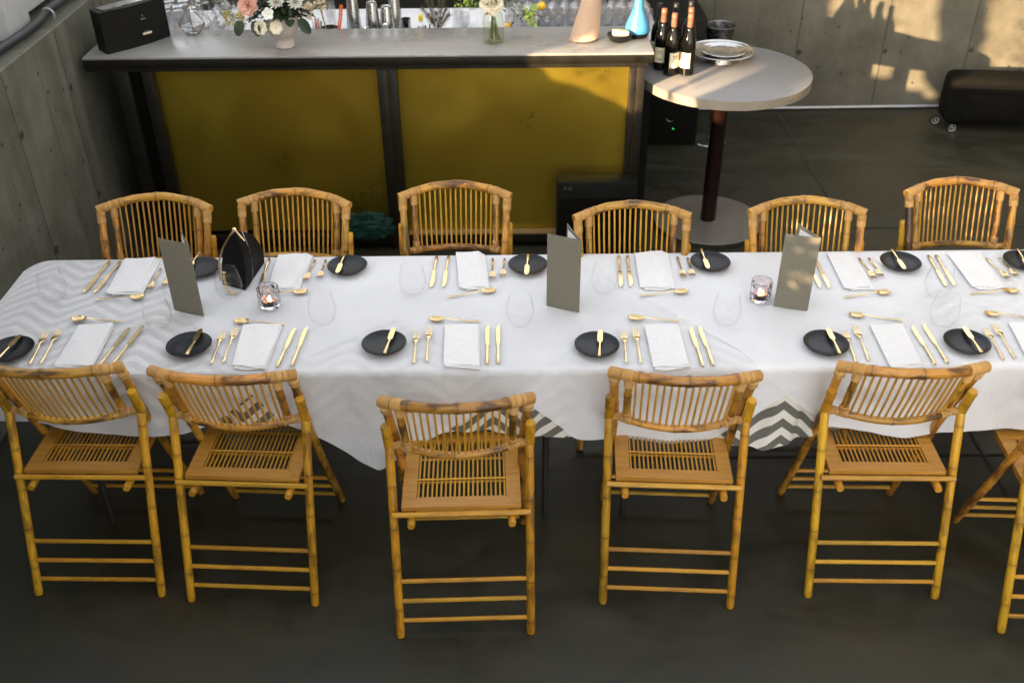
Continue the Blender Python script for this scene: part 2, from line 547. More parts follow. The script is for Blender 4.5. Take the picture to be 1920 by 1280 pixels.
# ------------------------------------------------------------------ setting
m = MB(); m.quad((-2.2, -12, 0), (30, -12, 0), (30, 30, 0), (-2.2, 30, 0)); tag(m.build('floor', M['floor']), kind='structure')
m = MB()
for x0, x1, y0, y1 in ((1.942, 1.955, -6, 6.98), (3.95, 3.958, -6, 6.98), (.2, 1.943, 5.124, 5.136), (1.955, 3.948, 5.120, 5.132), (.45, 1.943, 3.127, 3.139), (1.955, 3.948, 3.125, 3.137)):
    m.quad((x0, y0, .004), (x1, y0, .004), (x1, y1, .004), (x0, y1, .004))
tag(m.build('floor_joints', M['joint']), kind='structure')
m = MB(); m.quad((-60, -60, 1.27), (-2.4, -60, 1.27), (-2.4, 60, 1.27), (-60, 60, 1.27)); tag(m.build('terrace', M['soil']), kind='structure')

def panel_wall(name, label, x0, x1, y0, y1, z1, face, joints):
    root = empty(name, (0, 0, 0))
    tag(root, label, 'wall')
    b = MB(); b.box(x0, x1, y0, y1, 0, z1, .006, seg=1)
    b.build('wall_panel', M['wall' if face == 'x' else 'back_wall'], root)
    j = MB()
    for p in joints:
        if face == 'x': j.box(x1 - .002, x1 + .0012, p - .0016, p + .0016, .02, z1 - .012)
        else: j.box(p - .003, p + .003, y0 - .0012, y0 + .002, .02, z1 - .012)
        for zz in (.42, 1.0):
            if zz > z1 - .1: continue
            rr = .017 + .006 * rnd.random()
            o = [(rr * (.75 + .4 * rnd.random()) * math.cos(a * .63), rr * (.75 + .4 * rnd.random()) * math.sin(a * .63)) for a in range(10)]
            if face == 'x':
                j.poly([(x1 + .0024, p + .02 + q[0], zz + q[1]) for q in o])
            else:
                j.poly([(p + .02 + q[0], y0 - .0024, zz + q[1]) for q in o])
    j.build('panel_joint', M['joint'], root)
    return root
panel_wall('concrete_wall', 'stained grey concrete retaining wall running along the left side behind the bar end', -2.5, -2.18, -1.5, 7.4, 1.30, 'x', [3.57, 4.18, 4.79, 5.42, 6.03])
panel_wall('concrete_wall', 'grey concrete wall with warm sun patches behind the round table and suitcase', -2.17, 14, 6.99, 7.39, 2.6, 'y', [-1.62, -1.01, -.4, .21, .82, 1.43, 2.04, 2.65, 3.26, 3.87])
m = MB(); m.tube([(-.2, 6.965, .018), (2.2, 6.965, .018), (2.75, 6.967, .020), (6, 6.965, .018)], .011, 8)
tag(m.build('conduit', M['galv']), 'thin pale metal conduit lying along the foot of the back wall', 'pipe')

m = MB(); m.box(4.25, 4.55, -.5, 6.98, 0, 4.2, .006); tag(m.build('concrete_wall', M['back_wall']), 'grey concrete wall added outside the picture to cut light from the right', 'wall')  # added wall, unseen, holds back light from the right
# upper left: white cabinet and dark cable on the wall top
root = empty('utility_cabinet', (-2.6, 5.2, 1.305)); tag(root, 'white metal utility cabinet standing on top of the left retaining wall', 'cabinet')
m = MB(); m.box(-.3, .315, -.63, -.39, 0, .8, .006); m.build('cabinet_body', M['white_paint'], root)
m = MB(); m.box(-.3, .27, -.388, 1.2, .035, .8, .006); m.build('cabinet_side', M['white_paint'], root)
m = MB(); m.box(.268, .273, -.37, -.24, .14, .3); m.build('vent_opening', M['black'], root)
root = empty('cable', (0, 0, 0)); tag(root, 'thick dark cable running along the top of the left wall below the white cabinet', 'cable')
cp = [(-2.30, 3.6, 1.325), (-2.275, 4.2, 1.325), (-2.262, 4.42, 1.326), (-2.240, 4.60, 1.33), (-2.236, 4.76, 1.333), (-2.255, 4.95, 1.34), (-2.245, 5.13, 1.34), (-2.25, 5.6, 1.335), (-2.26, 6.9, 1.33)]
m = MB(); m.tube(cp, .021, 10, step=.06); m.build('cable_run', M['cable'], root)
m = MB(); m.tube([(-2.238 + .03 * math.cos(a), 4.90, 1.331 + .03 * math.sin(a)) for a in [R(-40 + 20 * i) for i in range(12)]], .006, 6); m.build('clip', M['galv'], root)

# outside the picture: added deck, roof and hedge that shape the sun and shade
root = empty('added_deck', (0, 0, 0)); tag(root, 'dark deck added below the viewpoint to shade the near floor', 'deck')
m = MB(); m.box(-2.1, 8, -5.0, .60, .36, .46, .01); m.build('deck_floor', M['deck'], root)  # unseen slab added to darken the floor nearest the camera
m = MB(); m.box(-2.1, 8, .40, .54, .0, .355); m.build('deck_fascia', M['deck'], root)
root = empty('shade_roof', (0, 0, 0)); tag(root, 'dark roof slab added unseen to shade the left front of the court', 'roof')
m = MB(); m.prism([(-CA * l + SA * a, SA * l + CA * a) for l, a in ((1.0, .4), (4.4, .4), (4.4, -3.0), (1.0, -3.0))], 3.56, 3.7); m.build('roof_slab', M['stucco'], root)  # added overhead slab, keeps sky light off the left front
TE = math.tan(R(SUN_EL))
HOLES = [  # gaps in the added leaf screen, shaped to throw the sun patches
 [(3.30, 1.783), (3.229, 1.705), (3.098, 1.676), (3.005, 1.629), (2.928, 1.592), (2.881, 1.600), (2.757, 1.615), (2.757, 2.5), (3.05, 2.45), (3.14, 2.22), (3.13, 1.96), (3.25, 1.87)],
 [(2.716, 1.545), (2.64, 1.545), (2.572, 1.552), (2.545, 1.503), (2.51, 1.503), (2.51, 1.533), (2.572, 1.60), (2.594, 1.68), (2.594, 1.74), (2.552, 1.90), (2.582, 2.06), (2.611, 2.5), (2.757, 2.5), (2.757, 1.90), (2.716, 1.89)],
 [(2.364, 2.45), (2.303, 1.98), (2.319, 1.844), (2.272, 1.825), (2.224, 1.787), (2.236, 1.73), (2.299, 1.692), (2.273, 1.68), (1.846, 1.741), (2.022, 2.5)],
]
THIN = [
 [(1.408, 1.66), (1.298, 1.66), (1.298, 1.575), (1.408, 1.59)],
 [(1.408, 1.515), (1.296, 1.49), (1.296, 1.44), (1.408, 1.48)],
 [(1.33, 1.65), (1.04, 1.71), (1.04, 1.48), (1.15, 1.48), (1.19, 1.59), (1.30, 1.56)],
 [(1.62, 1.555), (1.45, 1.565), (1.45, 1.505), (1.60, 1.51)],
]
def inside(p, poly):
    c = False
    j = len(poly) - 1
    for i in range(len(poly)):
        (xi, yi), (xj, yj) = poly[i], poly[j]
        if (yi > p[1]) != (yj > p[1]) and p[0] < (xj - xi) * (p[1] - yi) / (yj - yi) + xi: c = not c
        j = i
    return c
m = MB()
hr = random.Random(3)
def gobo_leaf(q, s, a):
    x = -CA * q[0] + SA * a; y = SA * q[0] + CA * a; z = q[1] - TE * a
    if x < -2.45 and z < 1.28: return
    ro = hr.uniform(0, 6.28)
    U_ = Vector((-math.sin(R(SUN_AZ)), math.cos(R(SUN_AZ)), hr.uniform(-.3, .3))).normalized()
    V_ = Vector((hr.uniform(-.35, .35), hr.uniform(-.35, .35), 1)).normalized()
    u2 = U_ * math.cos(ro) + V_ * math.sin(ro); v2 = -U_ * math.sin(ro) + V_ * math.cos(ro)
    c = Vector((x, y, z))
    m.face([m.bm.verts.new(c + u2 * s * px + v2 * s * .8 * py) for px, py in ((-1, 0), (-.45, -.75), (.5, -.7), (1, 0), (.45, .75), (-.5, .7))], None, False)
RING = ((0, 0), (1, 0), (-1, 0), (0, 1), (0, -1), (.7, .7), (-.7, .7), (.7, -.7), (-.7, -.7))
def near_hole(q, mg, hs): return any(inside((q[0] + dx * mg, q[1] + dy * mg), H) for H in hs for dx, dy in RING)
l = -.9
while l < 8.0:
    h = -.05
    while h < 2.8:
        for layer in range(4 if h < 1.5 else 3):
            q = (l + hr.uniform(-.03, .03), h + hr.uniform(-.03, .03))
            s = hr.uniform(.040, .062)
            if l < 4 and 1.2 < h:
                if near_hole(q, .066, HOLES) or near_hole(q, .034, HOLES): continue
                if near_hole(q, .066, THIN) or near_hole(q, .034, THIN): continue
            gobo_leaf(q, s, -1.5 - .22 * layer + hr.uniform(-.06, .06))
        h += .05
    l += .05
done = set()
for H in HOLES + THIN:
    i0, i1 = int(min(p[0] for p in H) / .016) - 8, int(max(p[0] for p in H) / .016) + 9
    j0, j1 = int(min(p[1] for p in H) / .016) - 8, int(max(p[1] for p in H) / .016) + 9
    for i in range(i0, i1):
        for j in range(j0, j1):
            if (i, j) in done: continue
            done.add((i, j))
            for layer in range(3):
                q = (i * .016 + hr.uniform(-.007, .007), j * .016 + hr.uniform(-.007, .007))
                if near_hole(q, .010, HOLES):
                    if hr.random() > .04 or layer: continue
                elif near_hole(q, .010, THIN):
                    if hr.random() > .42: continue
                elif not near_hole(q, .105, HOLES + THIN): continue
                gobo_leaf(q, hr.uniform(.013, .019), -1.42 - .1 * layer + hr.uniform(-.03, .03))
tag(m.build('gobo', M['gobo_leaf'], sharp=0, fix=False), 'added unseen leafy hedge outside the picture whose gaps let the low sun through', 'gobo')

# ------------------------------------------------------------------ bar counter
BT = 1.107
root = empty('bar_counter', (-.65, 5.1, 0)); tag(root, 'long bar counter with concrete top and two gold panels in dark frames', 'bar')
def part(mb, name, mat, rt=None, **k):
    rt = rt or root
    o = mb.build(name, mat, rt, **k)
    o.matrix_parent_inverse = Matrix.Translation(-Vector(rt.location)) if rt.rotation_euler.z == 0 else rt.matrix_basis.inverted()
    return o
m = MB(); m.box(-2.14, .727, 4.926, 5.372, BT - .012, BT, .003); part(m, 'counter_top', M['bar_top'])
m = MB(); m.box(-2.14, .724, 4.929, 5.369, BT - .055, BT - .0125, .002)
m.box(-2.14, .70, 4.934, 4.96, BT - .075, BT - .056)
part(m, 'counter_edge', M['bronze'])
def post(x0, x1, y0=4.932, y1=4.985, z1=BT - .0765):
    m = MB(); m.box(x0, x1, y0, y1, .0, z1, .003); return part(m, 'post', M['bronze'])
post(-2.0, -1.93); post(-1.865, -1.808); post(-.672, -.624); post(-.620, -.572); post(.612, .643); post(.647, .689)
post(.62, .66, 5.30, 5.36); post(-2.1, -2.03, 5.30, 5.36)
m = MB()
for x in (-.6235, .6435):
    m = MB(); m.box(x, x + .003, 4.9305, 4.984, .05, BT - .08); part(m, 'trim_line', M['gold_line'])
m = MB(); m.box(-1.808, -.672, 4.984, 4.992, .10, BT - .07); part(m, 'front_panel', M['brass_panel'])
m = MB(); m.box(-.572, .612, 4.984, 4.992, .10, BT - .07); part(m, 'front_panel', M['brass_panel'])
m = MB(); m.box(.640, .646, 4.99, 5.36, .10, BT - .07); part(m, 'side_panel', M['bronze'])
m = MB(); m.box(-1.865, .66, 4.94, 5.0, .03, .085, .003); part(m, 'kick_rail', M['bronze'])
m = MB(); m.box(-.57, .60, 4.937, 4.983, .086, .098); part(m, 'ledge', M['tan_board'])
m = MB(); m.box(-2.02, .63, 5.02, 5.36, .02, 1.03); part(m, 'carcass', M['black'])

# back counter behind the bar, fridges
root = empty('work_counter', (-.6, 5.7, 0)); tag(root, 'white topped work counter behind the bar crowded with glassware', 'counter')
m = MB(); m.box(-2.12, .83, 5.385, 6.03, .985, 1.025, .004); part(m, 'work_top', M['counter_white'])
m = MB(); m.box(-2.10, .80, 5.42, 6.0, 0, .983); part(m, 'counter_body', M['black'])
root = empty('fridge', (-.1, 6.6, 0)); tag(root, 'wide black fridge against the back wall behind the bar glasses', 'fridge')
m = MB(); m.box(-1.15, .80, 6.34, 6.94, .02, .9, .012); part(m, 'fridge_body', M['black'])
m = MB(); m.box(-.19, -.185, 6.334, 6.339, .08, .85); m.box(-.25, -.23, 6.31, 6.335, .55, .75); part(m, 'door_seam', M['chrome_dark'])
root = empty('equipment_cabinet', (1.07, 6.6, 0)); tag(root, 'black floor cabinet with green indicator light beside the round table', 'cabinet')
m = MB(); m.box(.87, 1.262, 6.345, 6.93, .0, .855, .012); part(m, 'cabinet_body', M['black'])
m = MB(); m.lathe([(0, -.003), (.005, -.002), (.004, .003), (0, .004)], 10, (1.10, 6.342, .12)); part(m, 'indicator_light', M['led'])
m = MB(); m.tube([(1.075 + .028 * math.cos(R(a)), 6.343, .20 + .028 * math.sin(R(a))) for a in range(190, 340, 15)], .003, 6); part(m, 'emblem', M['chrome_dark'])
root = empty('equipment_case', (.46, 4.85, 0)); tag(root, 'flat black equipment case with small plate standing against the right gold panel', 'case')
m = MB(); m.box(.25, .672, 4.822, 4.925, 0, .452, .006); part(m, 'case_body', M['black'])
m = MB(); m.box(.283, .328, 4.8195, 4.8225, .408, .424); part(m, 'name_plate', M['chrome_dark'])
m = MB(); m.box(.262, .66, 4.8195, 4.8225, .04, .36); part(m, 'front_grille', M['black_fabric'])

# crumpled green bag
m = MB()
bmesh.ops.create_icosphere(m.bm, subdivisions=5, radius=1)
for v in m.bm.verts:
    c = v.co.copy()
    d = noise.fractal(c * 2.2 + Vector((3, 1, 2)), .8, 2.2, 5) * .22 + .18 * abs(noise.noise(c * 4.1))
    c *= 1 + d
    zz = c.z
    v.co = Vector((c.x * .15, c.y * .045, max(-.055, zz * .085 + .02 * noise.noise(c * 3))))
for f in m.bm.faces: f.smooth = True
o = m.build('plastic_bag', M['green_plastic'], None, (-.80, 4.875, .165), sharp=25)
tag(o, 'crumpled dark green plastic bag at the foot of the left gold panel', 'bag')
m = MB(); m.tube([(-1.18, 4.86, .03), (-1.16, 4.85, .12), (-1.12, 4.86, .17), (-1.08, 4.88, .25), (-1.06, 4.9, .33)], .008, 6, step=.02, flat=.4)
tag(m.build('strap', M['red']), 'thin red strap hanging low in front of the left gold panel', 'strap')

# ------------------------------------------------------------------ round pedestal table
TX, TY = 1.150, 5.20
root = empty('pedestal_table', (TX, TY, 0)); tag(root, 'round grey pedestal table at the right end of the bar', 'table')
m = MB(); m.lathe([(0, .9165), (.454, .9165), (.457, .9145)], 96); m.build('table_top', M['laminate'], root)
m = MB(); m.lathe([(.457, .9143), (.457, .868), (.45, .866), (0, .866)], 96); m.build('table_edge', M['laminate_edge'], root)
m = MB(); m.lathe([(0, .8655), (.05, .8655), (.043, .85), (.043, .034), (0, .034)], 32); m.build('column', M['pole'], root)
m = MB(); m.lathe([(0, .0335), (.311, .0335), (.3135, .031)], 80); m.build('base_plate', M['base_plate'], root)
m = MB(); m.lathe([(.3137, .0305), (.3137, .002), (0, .002)], 80); m.build('base_rim', M['dark_edge'], root)

# wine bucket on its stand behind the table
root = empty('wine_bucket', (1.365, 6.42, 0)); tag(root, 'steel wine bucket on a slim floor stand behind the round table', 'bucket')
m = MB(); m.lathe([(0, .012), (.115, .010), (.12, .004), (.118, 0), (0, 0)], 40); m.lathe([(0, .58), (.012, .58), (.012, .014), (0, .014)], 12); m.build('stand', M['chrome_dark'], root)
m = MB(); m.lathe([(0, .60), (.076, .60), (.092, .78), (.099, .784), (.101, .79), (.097, .792), (.089, .787), (.072, .61), (0, .61)], 40); m.build('bucket', M['chrome_dark'], root)

# stacked serving trays
def tray(loc, r, name, label, kind='foil', lip=.018):
    m = MB(); m.lathe([(0, .003), (r * .74, .003), (r * .77, .0045), (r * .83, .0085), (r * .965, .011), (r * .985, .0135), (r, .012), (r * .99, .009), (r * .83, .005), (r * .76, 0), (0, 0)], 64)
    return tag(m.build(name, M[kind], None, loc), label, 'tray', 'silver serving trays')
m = MB(); m.lathe([(0, .034), (.07, .034), (.085, .02), (.12, .0), (.112, 0), (.08, .016), (.066, .03), (0, .03)], 40)
tag(m.build('upturned_dish', M['foil'], None, (1.165, 5.40, .9167)), 'upturned silver dish holding up the large round tray', 'dish')
tray((1.165, 5.40, .951), .178, 'serving_tray', 'larger round silver tray under the smaller one on the pedestal table')
tray((1.175, 5.395, .9545), .125, 'serving_tray', 'smaller round silver tray stacked on the larger tray')

# wine bottles
def bottle(x, y, z0, cap, label_dir, text, h=1.0):
    root = empty('wine_bottle', (x, y, z0), R(label_dir)); tag(root, text, 'bottle', 'wine bottles on the pedestal table')
    m = MB(); m.lathe([(0, .004), (.032, .003), (.0385, .008), (.0390, .02), (.0390, .150), (.037, .175), (.030, .205), (.020, .232), (.0150, .252), (.0138, .30), (.0138, .315), (0, .315)], 32)
    m.build('bottle_body', M['wine'], root)
    m = MB(); m.lathe([(.0158, .238), (.0152, .252), (.0146, .292), (.0158, .296), (.0158, .306), (.0148, .309), (.0148, .318), (.012, .320), (0, .3200)], 24)
    m.build('capsule', M[cap], root)
    m = MB()
    rows = []
    for zz in (.045, .125):
        rows.append([m.bm.verts.new((.0396 * math.cos(R(a)), .0396 * math.sin(R(a)), zz)) for a in range(-50, 51, 10)])
    for i in range(10): m.face([rows[0][i], rows[0][i + 1], rows[1][i + 1], rows[1][i]])
    lb = m.build('bottle_label', M['label'], root, fix=False)
    m = MB()
    for (zz, a0, a1) in ((.105, -25, 25), (.095, -18, 18), (.062, -22, 22)):
        r0 = [m.bm.verts.new((.0399 * math.cos(R(a)), .0399 * math.sin(R(a)), zz)) for a in range(a0, a1 + 1, 6)]
        r1 = [m.bm.verts.new((.0399 * math.cos(R(a)), .0399 * math.sin(R(a)), zz + .003)) for a in range(a0, a1 + 1, 6)]
        for i in range(len(r0) - 1): m.face([r0[i], r0[i + 1], r1[i + 1], r1[i]])
    m.build('label_print', M['bronze'], lb, fix=False)
    return root
bz = .9170
bottle(.852, 5.150, bz, 'copper', -62, 'wine bottle with copper capsule, front left of the two nearest bottles')
bottle(.934, 5.142, bz, 'copper', 232, 'wine bottle with copper capsule, front right of the two nearest bottles')
bottle(.810, 5.235, bz, 'copper', 250, 'copper capped wine bottle behind the front left bottle, nearest the bar corner')
bottle(.952, 5.245, bz, 'copper', -20, 'copper capped wine bottle half hidden behind the front right bottle')
bottle(.885, 5.33, bz, 'cap_black', -90, 'black capped wine bottle in the middle of the cluster')
bottle(.800, 5.335, bz, 'cap_black', 240, 'black capped wine bottle at the back left of the cluster')
bottle(.970, 5.365, bz, 'cap_black', -60, 'black capped wine bottle at the back right of the cluster')

# suitcase by the back wall
root = empty('suitcase', (3.38, 6.62, 0), R(-6)); tag(root, 'black wheeled suitcase lying against the back wall at the right', 'suitcase')
m = MB(); m.box(-.36, .36, -.125, .125, .045, .375, .055, seg=4); m.build('case_body', M['black_fabric'], root)
m = MB(); m.tube([(-.33, -.128, .10), (-.33, -.130, .32), (.33, -.130, .32), (.33, -.128, .10)], .004, 6, step=.03); m.build('zip_piping', M['black'], root)
m = MB(); m.box(-.26, .26, -.137, -.1255, .10, .27, .005); m.build('front_pocket', M['black_fabric'], root)
for xx, yy in ((-.30, -.115), (-.38, .02)):
    wm = MB(); wm.lathe([(0, -.012), (.026, -.012), (.030, -.006), (.030, .006), (.026, .012), (0, .012)], 24, (xx, yy, .031), Matrix.Rotation(R(90), 4, 'X'))
    wo = wm.build('wheel', M['black'], root)
    wm = MB(); wm.lathe([(.019, -.0135), (.024, -.0145), (.024, -.0125)], 24, (xx, yy, .031), Matrix.Rotation(R(-90), 4, 'X')); wm.lathe([(0, -.016), (.006, -.014), (.007, -.0125)], 12, (xx, yy - .002, .031), Matrix.Rotation(R(-90), 4, 'X'))
    wm.build('hub', M['galv'], wo)

# ------------------------------------------------------------------ bamboo folding chairs
def bam(r, L=.15, a=.13, off=0.0):
    def f(s, tot):
        u = (s + off) % L
        u = min(u, L - u)
        k = math.exp(-(u / .0075) ** 2)
        e = min(s, tot - s)
        end = .86 if e < .002 else 1.0
        return r * (1 + a * k - .03 * math.exp(-((u - .014) / .006) ** 2)) * end
    return f
def wrap(mb, pts, r):
    mb.tube(pts, lambda s, t: r * (.92 if (s < .0008 or s > t - .0008) else (1.035 if int(s / .0021 + .5) % 2 else .975)), 12, step=.0021, off=0)

def make_chair():
    root = empty('folding_chair', (0, 0, 0))
    def top(x):
        t = max(-1.02, min(1.02, x / .229))
        ks = (-1.02, -.70, -.12, .44, 1.02)
        for a, b in zip(ks, ks[1:]):
            if a <= t <= b: break
        q = (t - a) / (b - a)
        sm = 1 - t * t
        ch = (1 - a * a) * (1 - q) + (1 - b * b) * q
        h = .45 * sm + .55 * ch
        return Vector((x, -.075 * h, .888 + .024 * h))
    def low(x):
        t = x / .203
        return Vector((x, .066 - .056 * (1 - t * t), .667 - .009 * (1 - t * t)))
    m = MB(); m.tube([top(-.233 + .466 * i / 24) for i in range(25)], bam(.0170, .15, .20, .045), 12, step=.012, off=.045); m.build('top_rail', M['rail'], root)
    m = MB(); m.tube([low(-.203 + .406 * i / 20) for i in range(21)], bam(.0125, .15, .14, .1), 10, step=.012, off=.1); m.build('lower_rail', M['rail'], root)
    for s in (-1, 1):
        m = MB(); m.tube([(.2185 * s, .002, .880), (.214 * s, .042, .79), (.206 * s, .090, .672), (.203 * s, .146, .54), (.207 * s, .260, .265), (.213 * s, .374, 0.0)], bam(.0150, .15, .14, .03 * s), 12, step=.012, off=.15 + .03 * s); m.build('front_leg', M['rail'], root)  # browner material on front legs puts under-table shade into the colour
        m = MB(); m.tube([(.221 * s, -.155, 0), (.2225 * s, -.012, .46), (.2235 * s, .0535, .672)], bam(.0148, .15, .06, .07 + .03 * s), 12, step=.012, off=.22 + .03 * s); m.build('rear_leg', M['bamboo'], root)
        m = MB(); m.tube([(.2245 * s, .060, .652), (.2255 * s, .0215, .776)], bam(.0162, .15, .08, .03), 14, step=.012, off=.4 + .03 * s); m.build('side_stub', M['bamboo'], root)
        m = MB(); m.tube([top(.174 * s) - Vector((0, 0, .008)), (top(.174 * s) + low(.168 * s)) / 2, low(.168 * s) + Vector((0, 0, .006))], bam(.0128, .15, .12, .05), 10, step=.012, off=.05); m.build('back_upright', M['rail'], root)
        m = MB(); m.tube([(.163 * s, -.074, .4330), (.166 * s, .36, .4330)], bam(.0135, .15, .08, .02), 10, step=.012, off=.02); m.build('seat_rail', M['cane'], root)
    m = MB()
    for i in range(15):
        x = -.150 + .3 * i / 14
        a = top(x * 1.02) - Vector((0, 0, .008)); b = low(x * .97) + Vector((0, 0, .004))
        m.tube([a, (a + b) / 2 + Vector((rnd.uniform(-.001, .001), -.003, 0)), b], .0040, 6, step=.05, off=i * .37)
    m.build('back_slats', M['cane'], root)
    for s in (-1, 1):
        a = top(.174 * s); b = low(.168 * s)
        for p, q, r in ((top(.233 * s), top(.194 * s), .0186), (top(.160 * s), top(.192 * s), .0190), (Vector((.2185 * s, .002, .880)), Vector((.2165 * s, .022, .836)), .0180),
                        (a + (b - a) * .05, a + (b - a) * .22, .0156), (b + (a - b) * .04, b + (a - b) * .16, .0154), (low(.150 * s), low(.185 * s), .0156), (low(.188 * s), Vector((.2240 * s, .052, .668)), .0135)):
            m = MB(); wrap(m, [p, q], r); m.build('rattan_binding', M['binding'], root)
    # seat
    m = MB()
    def board(o): m.prism(o, .4600, .4760)
    X0, X1, Y0, Y1, b = -.194, .194, -.029, .345, .047
    g = .0006
    board([(X0, Y0), (X1, Y0), (X1 - b - g, Y0 + b - g), (X0 + b + g, Y0 + b - g)])
    board([(X1, Y1), (X0, Y1), (X0 + b + g, Y1 - b + g), (X1 - b - g, Y1 - b + g)])
    board([(X0, Y0 + g), (X0 + b, Y0 + b + g), (X0 + b, Y1 - b - g), (X0, Y1 - g)])
    board([(X1, Y0 + g), (X1, Y1 - g), (X1 - b, Y1 - b - g), (X1 - b, Y0 + b + g)])
    m.build('seat_frame', M['veneer'], root)
    m = MB()
    for i in range(20):
        x = -.142 + .284 * i / 19
        m.tube([(x, Y0 + b - .004, .4705), (x, Y1 - b + .004, .4705)], .0034, 6, step=.06, off=i * .41)
    m.tube([(-.148, .100, .464), (.148, .100, .464)], .0045, 6, step=.05, off=2)
    m.tube([(-.148, .102, .4765), (.148, .102, .4765)], .0036, 6, step=.05, off=5)
    m.tube([(-.148, .215, .464), (.148, .215, .464)], .0045, 6, step=.05, off=3)
    m.build('seat_slats', M['cane'], root)
    m = MB(); m.tube([(-.224, -.041, .4550), (.224, -.041, .4550)], .0092, 8, step=.05, off=.3); m.build('crossbar', M['cane'], root)
    for z in (.060, .131, .202):
        y = -.155 + .31 * z
        m = MB(); m.tube([(-.222, y, z), (.222, y, z)], .0078, 8, step=.05, off=z * 7); m.build('stretcher', M['cane'], root)
        y = .374 - z / .265 * .124
        m = MB(); m.tube([(-.209, y, z), (.209, y, z)], .0078, 8, step=.05, off=z * 9 + 1); m.build('stretcher', M['cane'], root)
    return root
chair0 = make_chair()
CH = [
 (-1.470, 2.583, -1.5, 'bamboo folding chair nearest the left picture edge, back towards the viewer', 'n'),
 (-.912, 2.540, -3.4, 'bamboo folding chair seen from behind with a grey chevron triangle showing through its back', 'n'),
 (-.170, 2.390, 1.3, 'bamboo folding chair pulled out farthest from the table towards the viewer', 'n'),
 (.539, 2.510, -3.5, 'bamboo folding chair seen from behind, right of the chair that is pulled out farthest', 'n'),
 (1.260, 2.538, -1.6, 'bamboo folding chair seen from behind, right of the large chevron triangle hanging from the table', 'n'),
 (1.877, 2.368, -3.2, 'bamboo folding chair mostly cut off by the right picture edge', 'n'),
 (-1.463, 3.683, 179.7, 'bamboo folding chair across the table in front of the left concrete wall', 'f'),
 (-.895, 3.714, 176.0, 'bamboo folding chair across the table beside the black handbag', 'f'),
 (-.233, 3.772, 179.4, 'bamboo folding chair across the table in front of the middle bar post', 'f'),
 (.487, 3.568, 180.9, 'bamboo folding chair across the table in front of the black equipment case', 'f'),
 (1.195, 3.594, 178.6, 'bamboo folding chair across the table behind the sunlit menu', 'f'),
 (1.879, 3.758, 179.9, 'sunlit bamboo folding chair farthest right across the table, one post scorched black', 'f'),
]
for i, (x, y, a, lb, sd) in enumerate(CH):
    c = chair0 if i == 0 else copy_tree(chair0)
    c.location = (x, y, 0); c.rotation_euler = (0, 0, R(a))
    tag(c, lb, 'chair', 'bamboo folding chairs along the dining table')
    if 'scorched' in lb:
        for ch in c.children:
            if ch.name.startswith('front_leg') and ch.data.vertices[0].co.x > 0:
                ch.material_slots[0].link = 'OBJECT'
                ch.material_slots[0].material = M['scorch']
                ch['label'] = 'post scorched almost black'

# ------------------------------------------------------------------ dining table and cloths
XL, XR, YN, YF, TZ = -1.93, 3.2, 2.733, 3.508, .742
root = empty('dining_table', (.6, 3.12, 0)); tag(root, 'long folding dining table under the white cloths', 'table')
m = MB()
rc = .085
ol = [(XR, YN), (XR, YF)] + [(XL + rc - rc * math.sin(R(a)), YF - rc + rc * math.cos(R(a))) for a in range(0, 91, 10)] + [(XL + rc - rc * math.cos(R(a)), YN + rc - rc * math.sin(R(a))) for a in range(0, 91, 10)]
m.prism(ol[::-1], .705, .742)
part(m, 'table_top', M['laminate'], root)
for x in (-1.55, .12, .42, 1.95):
    for y in (2.80, 3.42):
        m = MB(); m.tube([(x, y, 0), (x, y, .704)], .0125, 10); part(m, 'leg', M['dark_edge'], root)
    m = MB(); m.tube([(x, 2.813, .30), (x, 3.407, .30)], .009, 8); part(m, 'leg_brace', M['dark_edge'], root)

